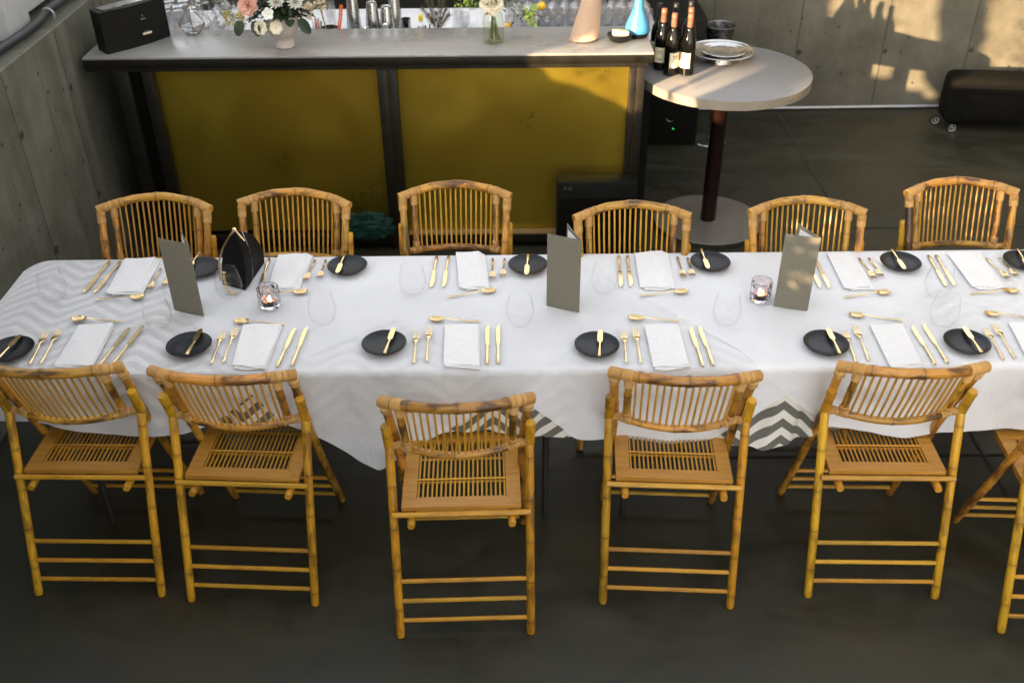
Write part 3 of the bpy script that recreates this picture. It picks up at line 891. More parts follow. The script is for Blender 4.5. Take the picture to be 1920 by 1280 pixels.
def yfar(u):
    d = u - XL
    if d < 0: return YF - rc
    if d < rc: return YF - rc + math.sqrt(max(0, rc * rc - (rc - d) ** 2))
    return YF
def fold(u, dr):
    k = max(0.0, dr - .03) * .62
    f = .16 * math.sin(u * 9.3 + 1.3 * math.sin(u * 2.1)) + .10 * math.sin(u * 21 + 2.0 * math.sin(u * 3.3) + dr * 4) + .16 * noise.noise(Vector((u * 3.1, dr * 2.5, 1.7)))
    return .11 * max(0, dr) + .62 * k * (.05 + f) + .10 * k * max(0, noise.noise(Vector((u * 1.4, 0, 9))))
def cloth_pt(u, s, lift, pleat=0.0):
    """s: 0 at the far edge, W at the near edge, beyond W hanging."""
    W = YF - YN
    rr = .014
    zt = TZ + lift
    wob = .0008 * noise.noise(Vector((u * 6, s * 6, 2.2)))
    if s < 0:
        d = -s
        return Vector((u, yfar(u) + min(d, rr) * .9 + lift, zt - max(0, d - rr * .4)))
    if s <= W - rr:
        yf = yfar(u)
        t = s / W
        return Vector((u, yf + (YN - yf) * t, zt + max(0, wob)))
    a = (s - (W - rr)) / rr
    if a < math.pi / 2:
        return Vector((u, YN + rr - (rr + lift) * math.sin(a), TZ - rr + (rr + lift) * math.cos(a)))
    dr = s - (W - rr) - rr * math.pi / 2
    pl = pleat * min(1, dr / .15) * max(0, math.sin(u * 52 + 6 * dr + 2 * math.sin(u * 11))) * (.35 + .65 * math.exp(-((u - .93) / .13) ** 2))
    cr_ = 0.0
    for (ua, da, ub, db, am) in ((-.72, .27, -.44, .03, .0045), (-.30, .05, .02, .22, .003), (.30, .27, .52, .06, .0035), (1.25, .05, 1.5, .24, .0035), (-1.35, .20, -1.1, .03, .003)):
        L2 = (ub - ua) ** 2 + (db - da) ** 2
        t = max(0, min(1, ((u - ua) * (ub - ua) + (dr - da) * (db - da)) / L2))
        dd = math.hypot(u - ua - t * (ub - ua), dr - da - t * (db - da))
        cr_ += am * max(0, 1 - dd / .022) * math.sin(math.pi * min(1, .1 + t))
    wr_ = min(1, dr / .1) * (.007 * noise.noise(Vector((u * 8, dr * 6, 4.4))) + .003 * noise.noise(Vector((u * 21, dr * 15, 8.1))))
    return Vector((u, YN - lift - fold(u, dr) - cr_ - wr_ + pl, TZ - rr - dr))
def make_cloth(name, mat, label, u0, u1, lo, hi, lift, group, du=.0125):
    W = YF - YN
    ss = [-.22, -.18, -.14, -.10, -.06, -.03, -.015, -.006, 0] + [W * i / 24 for i in range(1, 24)] + [W - .014] + [W - .014 + .0055 * i for i in range(1, 5)]
    s = ss[-1]
    while s < W + .55:
        s += .0125; ss.append(s)
    m = MB()
    cols = []
    n = int(round((u1 - u0) / du))
    for i in range(n + 1):
        u = u0 + (u1 - u0) * i / n
        a, b = lo(u), hi(u)
        cols.append([(u, min(max(q, a), b)) for q in ss] if b > a else None)
    grid = []
    for c in cols:
        grid.append(None if c is None else [m.bm.verts.new(cloth_pt(u, q, lift, .030 if name == 'chevron_cloth' else 0)) for u, q in c])
    for i in range(n):
        if grid[i] is None or grid[i + 1] is None: continue
        for j in range(len(ss) - 1):
            if cols[i][j][1] == cols[i][j + 1][1] and cols[i + 1][j][1] == cols[i + 1][j + 1][1]: continue
            vs = [grid[i][j], grid[i + 1][j], grid[i + 1][j + 1], grid[i][j + 1]]
            uv = [cols[i][j], cols[i + 1][j], cols[i + 1][j + 1], cols[i][j + 1]]
            m.face(vs, uv, True)
    bmesh.ops.remove_doubles(m.bm, verts=m.bm.verts[:], dist=.00005)
    loose = [v for v in m.bm.verts if not v.link_faces]
    bmesh.ops.delete(m.bm, geom=loose, context='VERTS')
    o = m.build(name, M[mat], sharp=0, fix=True)
    return tag(o, label, 'tablecloth', group)
def lerp_pts(pts):
    def f(u):
        if u <= pts[0][0]: return pts[0][1]
        for (a, b), (c, d) in zip(pts, pts[1:]):
            if u <= c: return b + (d - b) * (u - a) / (c - a) if c > a else d
        return pts[-1][1]
    return f
W0 = YF - YN
EX = .008                      # arc length gained over the rounded edge
def hem(pts): # points as (x, drop below table top); negative drop = on the table top
    return lerp_pts([(x, W0 + (d * .94 + EX if d > 0 else d)) for x, d in pts])
far_lo = lambda u: -.09 if .1 < u < 1.6 else -.21
CG = 'cloths on the dining table'
make_cloth('chevron_cloth', 'chevron', 'grey and white chevron undercloth showing in triangles below the white cloths', XL - .004, 3.2, far_lo,
           hem([(-2, .14), (-1.3, .19), (-.9, .192), (-.5, .22), (.05, .262), (.25, .262), (.55, .27), (.75, .29), (.87, .322), (1.0, .29), (1.15, .24), (1.6, .235), (3.2, .24)]), .0035, CG)
make_cloth('white_cloth', 'thin_cloth', 'white cloth over the left end of the dining table', XL - .006, .1, far_lo,
           hem([(-2, .10), (-1.776, .166), (-1.424, .238), (-1.15, .225), (-1.042, .192), (-.892, .066), (-.81, 0), (.1, -.775)]), .0055, CG)
make_cloth('white_cloth', 'white_cloth', 'white cloth hanging between the two right chevron triangles', -.9, 1.9, far_lo,
           hem([(-.9, -.775), (-.08, 0), (.007, .073), (.218, .262), (.411, .284), (.60, .285), (.693, .275), (.938, .089), (1.05, 0), (1.9, -.775)]), .0062, CG)
make_cloth('white_cloth', 'mid_cloth', 'white cloth whose lowest pointed corner hangs left of the pulled out chair', -1.5, 1.05, far_lo,
           hem([(-1.5, -.775), (-.94, 0), (-.892, .066), (-.792, .195), (-.70, .25), (-.62, .298), (-.54, .340), (-.472, .372), (-.455, .366), (.007, .073), (.076, 0), (.518, -.352), (1.05, -.775)]), .0078, CG)
make_cloth('white_cloth', 'white_cloth', 'white cloth over the right end of the dining table', .22, 3.2, far_lo,
           hem([(.22, -.775), (.79, -.10), (.84, 0), (.938, .089), (1.118, .232), (1.386, .262), (1.595, .238), (1.9, .25), (2.4, .24), (3.2, .25)]), .0086, CG)

# ------------------------------------------------------------------ cutlery, plates, napkins
T = TZ + .0112
def sec(y, w, z, t, n=8):
    return [Vector((w * math.cos(2 * math.pi * i / n), y, z + t * math.sin(2 * math.pi * i / n))) for i in range(n)]
def handle(m, pts): m.loft([sec(*p) for p in pts])
def mesh_fork(L):
    m = MB()
    k = L / .205
    handle(m, [(-.100 * k, .0035, .0045, .0014), (-.098 * k, .0050, .0045, .0019), (-.06 * k, .0040, .004, .0018), (0, .0030, .006, .0016), (.025 * k, .0026, .010, .0015), (.036 * k, .0060, .0105, .0012), (.045 * k, .0112, .009, .0011), (.056 * k, .0118, .007, .0010)])
    for i in range(4):
        x = -.0096 + .0064 * i
        m.loft([[Vector((x + dx * w_, y, z + dz)) for dx, dz in ((-1, -.0008), (1, -.0008), (1, .0008), (-1, .0008))] for y, z, w_ in ((.054 * k, .0072, .0022), (.075 * k, .0065, .0017), (.094 * k, .0095, .0013), (.101 * k, .0115, .0006))], smooth=False)
    return m
def mesh_knife(L):
    m = MB()
    k = L / .24
    handle(m, [(-.120 * k, .0040, .0045, .0028), (-.117 * k, .0062, .0045, .0036), (-.08 * k, .0056, .0045, .0034), (-.02 * k, .0042, .0045, .0032), (-.008 * k, .0052, .0045, .0034)])
    rows = []
    for y, a, b in ((-.008, -.0045, .0045), (.0, -.0065, .0060), (.03, -.0085, .0065), (.07, -.0095, .0062), (.098, -.0085, .0058), (.112, -.0040, .0052), (.120, .0035, .0045)):
        rows.append([Vector((a, y * k, .0042)), Vector((b, y * k, .0036)), Vector((b, y * k, .0056)), Vector((a, y * k, .0047))])
    m.loft(rows, smooth=False)
    return m
def mesh_butter(L):
    m = MB()
    k = L / .16
    handle(m, [(-.08 * k, .0042, .004, .0020), (-.078 * k, .0062, .004, .0024), (-.04 * k, .0046, .004, .0022), (-.01 * k, .0030, .0042, .0020), (.004 * k, .0042, .0044, .0014)])
    rows = []
    for y, a, b in ((.003, -.004, .004), (.012, -.0095, .0085), (.04, -.0110, .0085), (.064, -.0105, .0080), (.076, -.0075, .0060), (.080, -.003, .003)):
        rows.append([Vector((a, y * k, .0040)), Vector((b, y * k, .0040)), Vector((b, y * k, .0054)), Vector((a, y * k, .0050))])
    m.loft(rows, smooth=False)
    return m
def mesh_spoon(L):
    m = MB()
    k = L / .185
    handle(m, [(-.092 * k, .0030, .0040, .0013), (-.090 * k, .0050, .0040, .0018), (-.05 * k, .0038, .0035, .0017), (0, .0026, .0065, .0016), (.030 * k, .0022, .0120, .0015), (.041 * k, .0030, .0100, .0012)])
    rows = []
    for i in range(13):
        a = math.pi * i / 12
        y = .066 - .027 * math.cos(a)
        wd = max(.0004, .0175 * math.sin(a) ** .75)
        top_, bot = [], []
        for j in range(9):
            x = -1 + j / 4
            dp = .0062 * (1 - x * x) * math.sin(a)
            zr = .0085 + .0015 * (1 - math.sin(a))
            top_.append(Vector((x * wd, y * k, zr - dp)))
            bot.append(Vector((x * wd, y * k, zr - dp - .0012)))
        rows.append(top_ + bot[::-1])
    m.loft(rows, smooth=True)
    return m
def mesh_plate():
    m = MB(); m.lathe([(0, .0070), (.040, .0070), (.056, .0085), (.068, .0130), (.0755, .0185), (.0780, .0190), (.0788, .0180), (.0780, .0165), (.070, .0095), (.058, .0035), (.045, 0), (0, 0)], 56)
    return m
protos = {}
def once(key, mb, name, mat):
    if key not in protos:
        protos[key] = mb().build(name, M[mat], sharp=35)
        return protos[key]
    o = protos[key].copy(); COL.objects.link(o)
    return o
def lay(key, mb, name, a, b, z, label, cat, group, mat='gold', tilt=0.0):
    """a = head end, b = handle end on the table."""
    o = once(key, mb, name, mat)
    d = Vector((a[0] - b[0], a[1] - b[1]))
    o.location = ((a[0] + b[0]) / 2, (a[1] + b[1]) / 2, z)
    o.rotation_euler = (tilt, 0, math.atan2(-d.x, d.y))
    return tag(o, label, cat, group)
def napkin(p, seed, flip):
    rr = random.Random(seed)
    m = MB()
    a, b, c, d = [Vector((q[0], q[1], 0)) for q in p]
    ce = (a + b + c + d) / 4
    n = 4
    for k in range(n):
        f = k / (n - 1)
        z0 = .0022 * k
        sh = Vector((.024 * (1 - f) * (1 if flip else .3), -.012 * (1 - f), 0))
        rows = []
        nx, ny = 10, 16
        for iy in range(ny + 1):
            row_t, row_b = [], []
            for ix in range(nx + 1):
                u, v = ix / nx, iy / ny
                q = (d + (c - d) * u) * (1 - v) + (a + (b - a) * u) * v + sh
                q = q + Vector((rr.uniform(-.0006, .0006) + .003 * (f - .5) * (u - .5), .004 * math.sin(u * 5 + k * 2.1 + seed) * (1 - v) * (1 if k < n - 1 else .4), 0))
                w_ = .0012 * math.sin(u * 7 + v * 5 + seed + k) + .0014 * noise.noise(Vector((u * 3, v * 4, seed + k)))
                edge = min(u, 1 - u, v, 1 - v)
                dz = -.0012 if edge < .02 else 0
                row_t.append(m.bm.verts.new((q.x, q.y, z0 + .0032 + max(-.0005, w_) + dz)))
                row_b.append(m.bm.verts.new((q.x, q.y, z0 + .0006 + max(-.0005, w_))))
            rows.append((row_t, row_b))
        for iy in range(ny):
            for ix in range(nx):
                m.face([rows[iy][0][ix], rows[iy][0][ix + 1], rows[iy + 1][0][ix + 1], rows[iy + 1][0][ix]])
                m.face([rows[iy][1][ix], rows[iy + 1][1][ix], rows[iy + 1][1][ix + 1], rows[iy][1][ix + 1]])
        for iy in range(ny):
            for ix in (0, nx):
                m.face([rows[iy][0][ix], rows[iy + 1][0][ix], rows[iy + 1][1][ix], rows[iy][1][ix]])
        for ix in range(nx):
            for iy in (0, ny):
                m.face([rows[iy][0][ix], rows[iy][1][ix], rows[iy][1][ix + 1], rows[iy][0][ix + 1]])
    bmesh.ops.recalc_face_normals(m.bm, faces=m.bm.faces[:])
    o = m.build('napkin', M['napkin'], None, (0, 0, T), sharp=40)
    return o
NEAR = [
  {'plate': (-1.746, 2.859), 'bk': [(-1.739, 2.945), (-1.767, 2.774)], 'f1': [(-1.667, 2.982), (-1.654, 2.769)], 'f2': [(-1.627, 3.009), (-1.618, 2.765)], 'nap': [(-1.565, 3.018), (-1.447, 3.03), (-1.436, 2.765), (-1.563, 2.77)], 'k1': [(-1.382, 2.99), (-1.409, 2.783)], 'k2': [(-1.335, 3.01), (-1.366, 2.786)], 'sp': [(-1.611, 3.065), (-1.421, 3.047)]} ,
  {'plate': (-1.129, 2.875), 'bk': [(-1.107, 2.965), (-1.119, 2.807)], 'f1': [(-1.03, 2.977), (-1.031, 2.764)], 'f2': [(-0.99, 3.008), (-0.992, 2.761)], 'nap': [(-0.97, 3.011), (-0.835, 3.012), (-0.841, 2.749), (-0.952, 2.76)], 'k1': [(-0.78, 2.987), (-0.799, 2.757)], 'k2': [(-0.738, 2.996), (-0.75, 2.76)], 'sp': [(-1.009, 3.04), (-0.822, 3.015)]} ,
  {'plate': (-0.447, 2.873), 'bk': [(-0.419, 2.959), (-0.438, 2.801)], 'f1': [(-0.339, 2.965), (-0.335, 2.756)], 'f2': [(-0.296, 3.002), (-0.293, 2.755)], 'nap': [(-0.24, 2.998), (-0.121, 2.999), (-0.117, 2.746), (-0.233, 2.751)], 'k1': [(-0.086, 2.991), (-0.086, 2.761)], 'k2': [(-0.048, 3.001), (-0.048, 2.76)], 'sp': [(-0.298, 3.041), (-0.115, 3.023)]} ,
  {'plate': (0.295, 2.85), 'bk': [(0.315, 2.933), (0.296, 2.77)], 'f1': [(0.398, 2.955), (0.388, 2.74)], 'f2': [(0.44, 2.971), (0.437, 2.736)], 'nap': [(0.476, 2.985), (0.595, 2.986), (0.596, 2.737), (0.477, 2.726)], 'k1': [(0.641, 2.971), (0.645, 2.727)], 'k2': [(0.673, 2.981), (0.681, 2.729)], 'sp': [(0.428, 3.035), (0.605, 3.014)]} ,
  {'plate': (1.091, 2.846), 'bk': [(1.119, 2.935), (1.117, 2.771)], 'f1': [(1.18, 2.951), (1.167, 2.724)], 'f2': [(1.227, 2.988), (1.212, 2.723)], 'nap': [(1.281, 2.97), (1.396, 2.971), (1.383, 2.726), (1.273, 2.716)], 'k1': [(1.432, 2.964), (1.43, 2.732)], 'k2': [(1.476, 2.98), (1.474, 2.731)], 'sp': [(1.235, 3.041), (1.403, 3.003)]} ,
  {'plate': (1.579, 2.844), 'bk': [(1.6, 2.93), (1.601, 2.772)], 'f1': [(1.683, 2.956), (1.671, 2.734)], 'f2': [(1.724, 2.983), (1.713, 2.736)], 'nap': [(1.78, 2.975), (1.896, 2.976), (1.862, 2.73), (1.746, 2.72)], 'k1': [(1.928, 2.972), (1.905, 2.736)], 'k2': [(1.969, 2.978), (1.951, 2.735)], 'sp': [(1.729, 3.039), (1.894, 3.008)]} ,
]
FAR = [
  {'plate': (-1.226, 3.413), 'bk': [(-1.259, 3.494), (-1.266, 3.414)], 'f1': [(-1.388, 3.429), (-1.387, 3.302)], 'f2': [(-1.342, 3.436), (-1.336, 3.309)], 'nap': [(-1.552, 3.5), (-1.433, 3.51), (-1.426, 3.248), (-1.542, 3.242)], 'k1': [(-1.61, 3.492), (-1.632, 3.248)], 'k2': [(-1.566, 3.487), (-1.591, 3.247)], 'sp': [(-1.395, 3.213), (-1.564, 3.204)]} ,
  {'plate': (-0.647, 3.418), 'bk': [(-0.667, 3.504), (-0.678, 3.353)], 'f1': [(-0.786, 3.485), (-0.797, 3.307)], 'f2': [(-0.743, 3.484), (-0.746, 3.334)], 'nap': [(-0.939, 3.522), (-0.824, 3.533), (-0.835, 3.264), (-0.932, 3.27)], 'k1': [(-1.004, 3.506), (-1.018, 3.259)], 'k2': [(-0.973, 3.501), (-0.965, 3.258)], 'sp': [(-0.784, 3.239), (-0.952, 3.227)]} ,
  {'plate': (0.066, 3.412), 'bk': [(0.067, 3.467), (0.058, 3.338)], 'f1': [(-0.074, 3.483), (-0.074, 3.309)], 'f2': [(-0.025, 3.482), (-0.035, 3.336)], 'nap': [(-0.223, 3.525), (-0.13, 3.532), (-0.104, 3.258), (-0.198, 3.255)], 'k1': [(-0.299, 3.505), (-0.308, 3.258)], 'k2': [(-0.252, 3.504), (-0.261, 3.261)], 'sp': [(-0.063, 3.237), (-0.238, 3.194)]} ,
  {'plate': (0.786, 3.419), 'bk': [(0.765, 3.51), (0.765, 3.357)], 'f1': [(0.666, 3.481), (0.666, 3.306)], 'f2': [(0.705, 3.472), (0.701, 3.322)], 'nap': [(0.498, 3.506), (0.608, 3.526), (0.6, 3.248), (0.49, 3.242)], 'k1': [(0.432, 3.495), (0.417, 3.248)], 'k2': [(0.466, 3.49), (0.456, 3.255)], 'sp': [(0.668, 3.216), (0.484, 3.188)]} ,
  {'plate': (1.532, 3.404), 'bk': [(1.526, 3.49), (1.523, 3.338)], 'f1': [(1.386, 3.458), (1.396, 3.284)], 'f2': [(1.424, 3.457), (1.428, 3.299)], 'nap': [(1.267, 3.491), (1.355, 3.498), (1.355, 3.23), (1.261, 3.224)], 'k1': [(1.174, 3.462), (1.173, 3.237)], 'k2': [(1.21, 3.462), (1.206, 3.232)], 'sp': [(1.43, 3.197), (1.24, 3.163)]} ,
  {'plate': (2.018, 3.403), 'bk': [(2.027, 3.484), (2.004, 3.333)], 'f1': [(1.888, 3.448), (1.906, 3.286)], 'f2': [(1.939, 3.447), (1.946, 3.293)], 'nap': [(1.745, 3.481), (1.858, 3.496), (1.851, 3.232), (1.746, 3.222)], 'k1': [(1.667, 3.47), (1.651, 3.228)], 'k2': [(1.698, 3.469), (1.684, 3.235)], 'sp': [(1.912, 3.196), (1.721, 3.18)]} ,
]

WHO_N = ['near-side setting closest to the concrete wall', 'near-side setting before the chair hiding chevrons', 'near-side setting before the pulled out chair',
         'near-side setting between the two chevron triangles', 'near-side setting beyond the big chevron triangle', 'near-side setting closest to the right edge']
WHO_F = ['far-side setting closest to the concrete wall', 'far-side setting by the black handbag', 'far-side setting before the middle bar post', 'far-side setting before the black equipment case',
         'far-side setting behind the sunlit menu', 'far-side setting before the scorched chair']
def fit(a, b, L):
    """keep centre and direction, give the true length"""
    A, B = Vector(a), Vector(b)
    c = (A + B) / 2; d = (A - B).normalized() * L / 2
    return tuple(c + d), tuple(c - d)
for side, data, who in (('n', NEAR, WHO_N), ('f', FAR, WHO_F)):
    for i, d in enumerate(data):
        wtx = who[i]
        p = once('plate', mesh_plate, 'side_plate', 'plate')
        p.location = (*d['plate'], T); p.rotation_euler = (0, 0, i * .7)
        tag(p, 'matte black side plate at the ' + wtx, 'plate', 'black side plates')
        if side == 'n':
            hb, tb = fit(d['bk'][0], d['bk'][1], .160)
            order = (('f1', 'salad_fork', .190, 'shorter gold fork beside the plate at the '), ('f2', 'dinner_fork', .208, 'longer gold fork beside the napkin at the '))
            kn = (('k1', 'gold knife beside the napkin at the ', False), ('k2', 'outermost gold knife at the ', False))
        else:
            hb, tb = fit(d['bk'][1], d['bk'][0], .155)
            order = (('f1', 'dinner_fork', .208, 'longer gold fork beside the napkin at the '), ('f2', 'salad_fork', .190, 'shorter gold fork beside the plate at the '))
            kn = (('k2', 'gold knife beside the napkin at the ', True), ('k1', 'outermost gold knife at the ', True))
        lay('bk', lambda: mesh_butter(.158), 'butter_knife', hb, tb, T + .0168, 'gold butter knife on the plate at the ' + wtx, 'knife', 'gold butter knives')
        for key, nm, L, tx in order:
            a, b = d[key]
            if side == 'f': a, b = b, a
            if side == 'f':
                bb = Vector(b); dr = (Vector(a) - bb).normalized(); a = tuple(bb + dr * (.175 if nm == 'dinner_fork' else .155)); 
                L2 = .175 if nm == 'dinner_fork' else .155
            else: L2 = L
            a, b = fit(a, b, L2)
            lay(nm + side, (lambda q=L2: mesh_fork(q)), nm, a, b, T, tx + wtx, 'fork', 'gold forks')
        for key, tx, fl in kn:
            a, b = d[key]
            if fl: a, b = b, a
            a, b = fit(a, b, .240)
            lay('kn', lambda: mesh_knife(.240), 'table_knife', a, b, T, tx + wtx, 'knife', 'gold table knives')
        a, b = fit(*d['sp'], .186)
        lay('sp', lambda: mesh_spoon(.186), 'dessert_spoon', a, b, T, 'gold dessert spoon lying crosswise at the ' + wtx, 'spoon', 'gold dessert spoons')
        nq = napkin(d['nap'], i * 3 + (50 if side == 'f' else 0), side == 'f')
        tag(nq, 'folded white napkin at the ' + wtx, 'napkin', 'folded white napkins')

# ------------------------------------------------------------------ stemless glasses
def mesh_tumbler():
    m = MB(); m.lathe([(0, .0005), (.026, .0005), (.032, .003), (.043, .018), (.0505, .042), (.0500, .062), (.0450, .092), (.0400, .116), (.0393, .117), (.0386, .116), (.0438, .091), (.0488, .062), (.0493, .043), (.042, .020), (.030, .0065), (.015, .0050), (0, .0048)], 40)
    return m
for i, (x, y, tx) in enumerate([(-1.725, 3.215, 'clear stemless glass at the far left of the table by the concrete wall'), (-1.063, 3.218, 'clear stemless glass in front of the black handbag'),
    (-1.274, 3.016, 'clear stemless glass just left of the leftmost menu'), (-.685, 3.037, 'faint stemless glass right of the leftmost tealight'), (-.373, 3.235, 'faint stemless glass on the cloth before the middle bar post'),
    (.03, 3.017, 'faint stemless glass left of the foot of the middle menu'), (.351, 3.233, 'faint stemless glass just right of the middle menu'), (.772, 3.007, 'faint stemless glass in front of the right tealight'),
    (1.596, 3.183, 'clear stemless glass near the right edge beside two far-side knives'), (1.544, 2.983, 'faint stemless glass in front of another near the right picture edge')]):
    o = once('glass', mesh_tumbler, 'stemless_glass', 'glass'); o.location = (x, y, T); o.rotation_euler = (0, 0, i * .9)
    tag(o, tx, 'glass', 'stemless wine glasses')

# ------------------------------------------------------------------ tealights in cut glass
def tealight(x, y, label):
    root = empty('tealight_holder', (x, y, T)); tag(root, label, 'candle holder', 'tealights in cut glass')
    m = MB()
    n, hgt = 12, .082
    rings = []
    prof = [(0, .034, 0), (.004, .037, 0), (.018, .0395, .5), (.036, .038, 0), (.054, .0405, .5), (.070, .0385, 0), (.082, .0395, .5)]
    for z, r, o in prof:
        rings.append([(z, r * (1.04 if (j + int(o * 2)) % 2 else .96), 2 * math.pi * (j + o) / n) for j in range(n)])
    rows = [[m.bm.verts.new((r * math.cos(a), r * math.sin(a), z)) for z, r, a in rg] for rg in rings]
    for i in range(len(rows) - 1):
        for j in range(n):
            k = (j + 1) % n
            if prof[i + 1][2] > prof[i][2]:
                m.face([rows[i][j], rows[i][k], rows[i + 1][j]], None, False); m.face([rows[i][k], rows[i + 1][k], rows[i + 1][j]], None, False)
            else:
                m.face([rows[i][j], rows[i + 1][k], rows[i + 1][j]], None, False); m.face([rows[i][j], rows[i][k], rows[i + 1][k]], None, False)
    m.face(rows[0][::-1], None, False)
    inner = [[m.bm.verts.new((r * math.cos(2 * math.pi * j / n), r * math.sin(2 * math.pi * j / n), z)) for j in range(n)] for z, r in ((.082, .0355), (.014, .031))]
    for j in range(n):
        k = (j + 1) % n
        m.face([inner[0][j], inner[1][j], inner[1][k], inner[0][k]])
        m.face([rows[-1][j], rows[-1][k], inner[0][k], inner[0][j]], None, False)
    m.face(inner[1], None, False)
    m.build('glass_cup', M['smoke'], root, sharp=12)
    m = MB(); m.lathe([(0, .015), (.019, .015), (.0195, .028), (.018, .027), (.0175, .024), (0, .024)], 24); m.build('wax', M['candle_wax'], root)
    m = MB(); m.lathe([(0, .0245), (.0022, .027), (.0038, .031), (.0030, .037), (.0014, .042), (0, .045)], 12); m.build('flame', M['flame'], root)
tealight(-.900, 3.147, 'lit tealight in smoky cut glass beside the black handbag end of the table')
tealight(.927, 3.157, 'lit tealight in smoky cut glass just left of the sunlit menu')

# ------------------------------------------------------------------ menus
def menu(a, b, c, label):
    root = empty('menu_card', (b[0], b[1], T)); tag(root, label, 'menu', 'standing folded menus')
    th = .0022; H = .302
    B = Vector((b[0], b[1]))
    def panel(p, lean, out):
        P = Vector((p[0], p[1])) - B
        n = Vector((-P.y, P.x)).normalized()
        m = MB()
        lv = n * lean
        nx = 6
        lo = [(P * (i / nx)) for i in range(nx + 1)]
        def bow(i): return n * (.0035 * math.sin(math.pi * i / nx))
        F = []
        for sgn in (0, 1):
            F.append([[m.bm.verts.new((*(q + bow(i) + n * th * sgn + lv * zz), H * zz + .0005)) for i, q in enumerate(lo)] for zz in (0, .5, 1)])
        for r in range(2):
            for i in range(nx):
                m.face([F[0][r][i], F[0][r][i + 1], F[0][r + 1][i + 1], F[0][r + 1][i]])
                m.face([F[1][r][i], F[1][r + 1][i], F[1][r + 1][i + 1], F[1][r][i + 1]])
            for i in (0, nx): m.face([F[0][r][i], F[0][r + 1][i], F[1][r + 1][i], F[1][r][i]], None, False)
        for r in (0, 2):
            for i in range(nx): m.face([F[0][r][i], F[1][r][i], F[1][r][i + 1], F[0][r][i + 1]], None, False)
        return m
    panel(a, 0.0, 1).build('cover_panel', M['menu'], root, sharp=30)
    panel(c, 0.0, 1).build('cover_panel', M['menu'], root, sharp=30)
    P = Vector((c[0], c[1])) - B; Q = Vector((a[0], a[1])) - B
    nq = (Q.normalized() * .012)
    m = MB()
    p0 = P * .08 + nq; p1 = P * .78 + nq * .7
    m.quad((*p0, .02), (*p1, .02), (*p1, .288), (*p0, .296))
    m.quad((*(p0 + nq * .12), .02), (*(p1 + nq * .12), .02), (*(p1 + nq * .12), .288), (*(p0 + nq * .12), .296))
    m.build('paper_insert', M['paper'], root)
menu((-1.251, 3.127), (-1.130, 3.081), (-1.190, 3.200), 'dark olive folded menu standing leftmost on the table')
menu((.130, 3.131), (.248, 3.081), (.205, 3.205), 'olive grey folded menu standing in the middle of the table')
menu((.969, 3.112), (1.086, 3.077), (1.034, 3.190), 'olive folded menu dappled by sunlight, rightmost of the three')

# ------------------------------------------------------------------ black handbag
root = empty('handbag', (-1.045, 3.39, T)); tag(root, 'black zipped handbag with gold chain standing on the far table edge', 'bag')
def bagpt(u, v):
    # u along the length (towards the far side), v around the section 0..1
    base_l = Vector((-.070, -.085, 0)).lerp(Vector((-.020, .105, 0)), u)
    base_r = Vector((.028, -.128, 0)).lerp(Vector((.058, .085, 0)), u)
    apex = Vector((.006, -.045, .215)).lerp(Vector((.038, .060, .140)), u)
    return base_l, base_r, apex
m = MB()
rows = []
NU = 10
for i in range(NU + 1):
    u = i / NU
    l_, r_, a_ = bagpt(u, 0)
    sec_ = []
    for j in range(5): sec_.append(l_.lerp(r_, j / 5))
    out = Vector((.8, -.3, .2)).normalized()
    for j in range(6):
        t = j / 6
        sec_.append(r_.lerp(a_, t) + out * .016 * math.sin(math.pi * t) * (1 + .3 * math.sin(u * 6)))
    for j in range(6):
        t = j / 6
        sec_.append(a_.lerp(l_, t) + Vector((-.85, 0, .35)) * .026 * math.sin(math.pi * t))
    rows.append(sec_)
m.loft(rows, True, True)
bag = m.build('bag_body', M['black_leather'], root, sharp=50)
l0, r0, a0 = bagpt(0, 0)
m = MB(); m.tube([a0.lerp(l0, t) + Vector((-.85, -.12, .35)) * .030 * math.sin(math.pi * t) + Vector((-.004, -.006, .002)) for t in [i / 14 for i in range(14)]], .0038, 8); m.build('zip', M['gold'], root)
m = MB(); m.tube([a0 + Vector((0, -.006, .004)), a0 + Vector((.012, -.012, -.012)), a0 + Vector((.030, -.014, -.040))], .0045, 8, flat=.6, step=.006); m.lathe([(0, 0), (.008, .002), (.009, .008), (.006, .012), (0, .012)], 12, a0 + Vector((-.002, -.006, -.002))); m.build('zip_puller', M['gold'], root)
m = MB()
l1, r1, a1 = bagpt(.35, 0)
m.tube([r_ for r_ in [a1.lerp(r1, t) + Vector((.8, -.3, .2)).normalized() * (.0175 * math.sin(math.pi * t) + .001) for t in [i / 10 for i in range(11)]]], .0012, 6); m.build('seam', M['chrome_dark'], root)
m = MB()
cp_ = [Vector((-.052, -.105, .062)), Vector((-.046, -.125, .045)), Vector((-.040, -.140, .020)), Vector((-.030, -.152, .006)), Vector((-.012, -.160, .0045)), Vector((.010, -.150, .0045))]
pts = []
for a, b in zip(cp_, cp_[1:]):
    for i in range(4): pts.append(a.lerp(b, i / 4))
for i in range(len(pts) - 1):
    a, b = pts[i], pts[i + 1]
    t = (b - a).normalized(); sd = t.cross(Vector((0, 0, 1)) if i % 2 else Vector((1, .2, 0))).normalized()
    c = (a + b) / 2; L = (b - a).length * .72
    ring = [c + t * L * math.cos(q) + sd * .0042 * math.sin(q) for q in [2 * math.pi * k / 10 for k in range(11)]]
    m.tube(ring, .0013, 5, caps=False)
m.tube([Vector((-.058, -.100, .064)), Vector((-.040, -.108, .064))], .0035, 8)
m.build('chain_strap', M['gold'], root)

# ------------------------------------------------------------------ things on the bar top
def on_bar(name, x, y, label, cat, rz=0.0, group=None):
    return tag(empty(name, (x, y, BT + .0005), rz), label, cat, group)
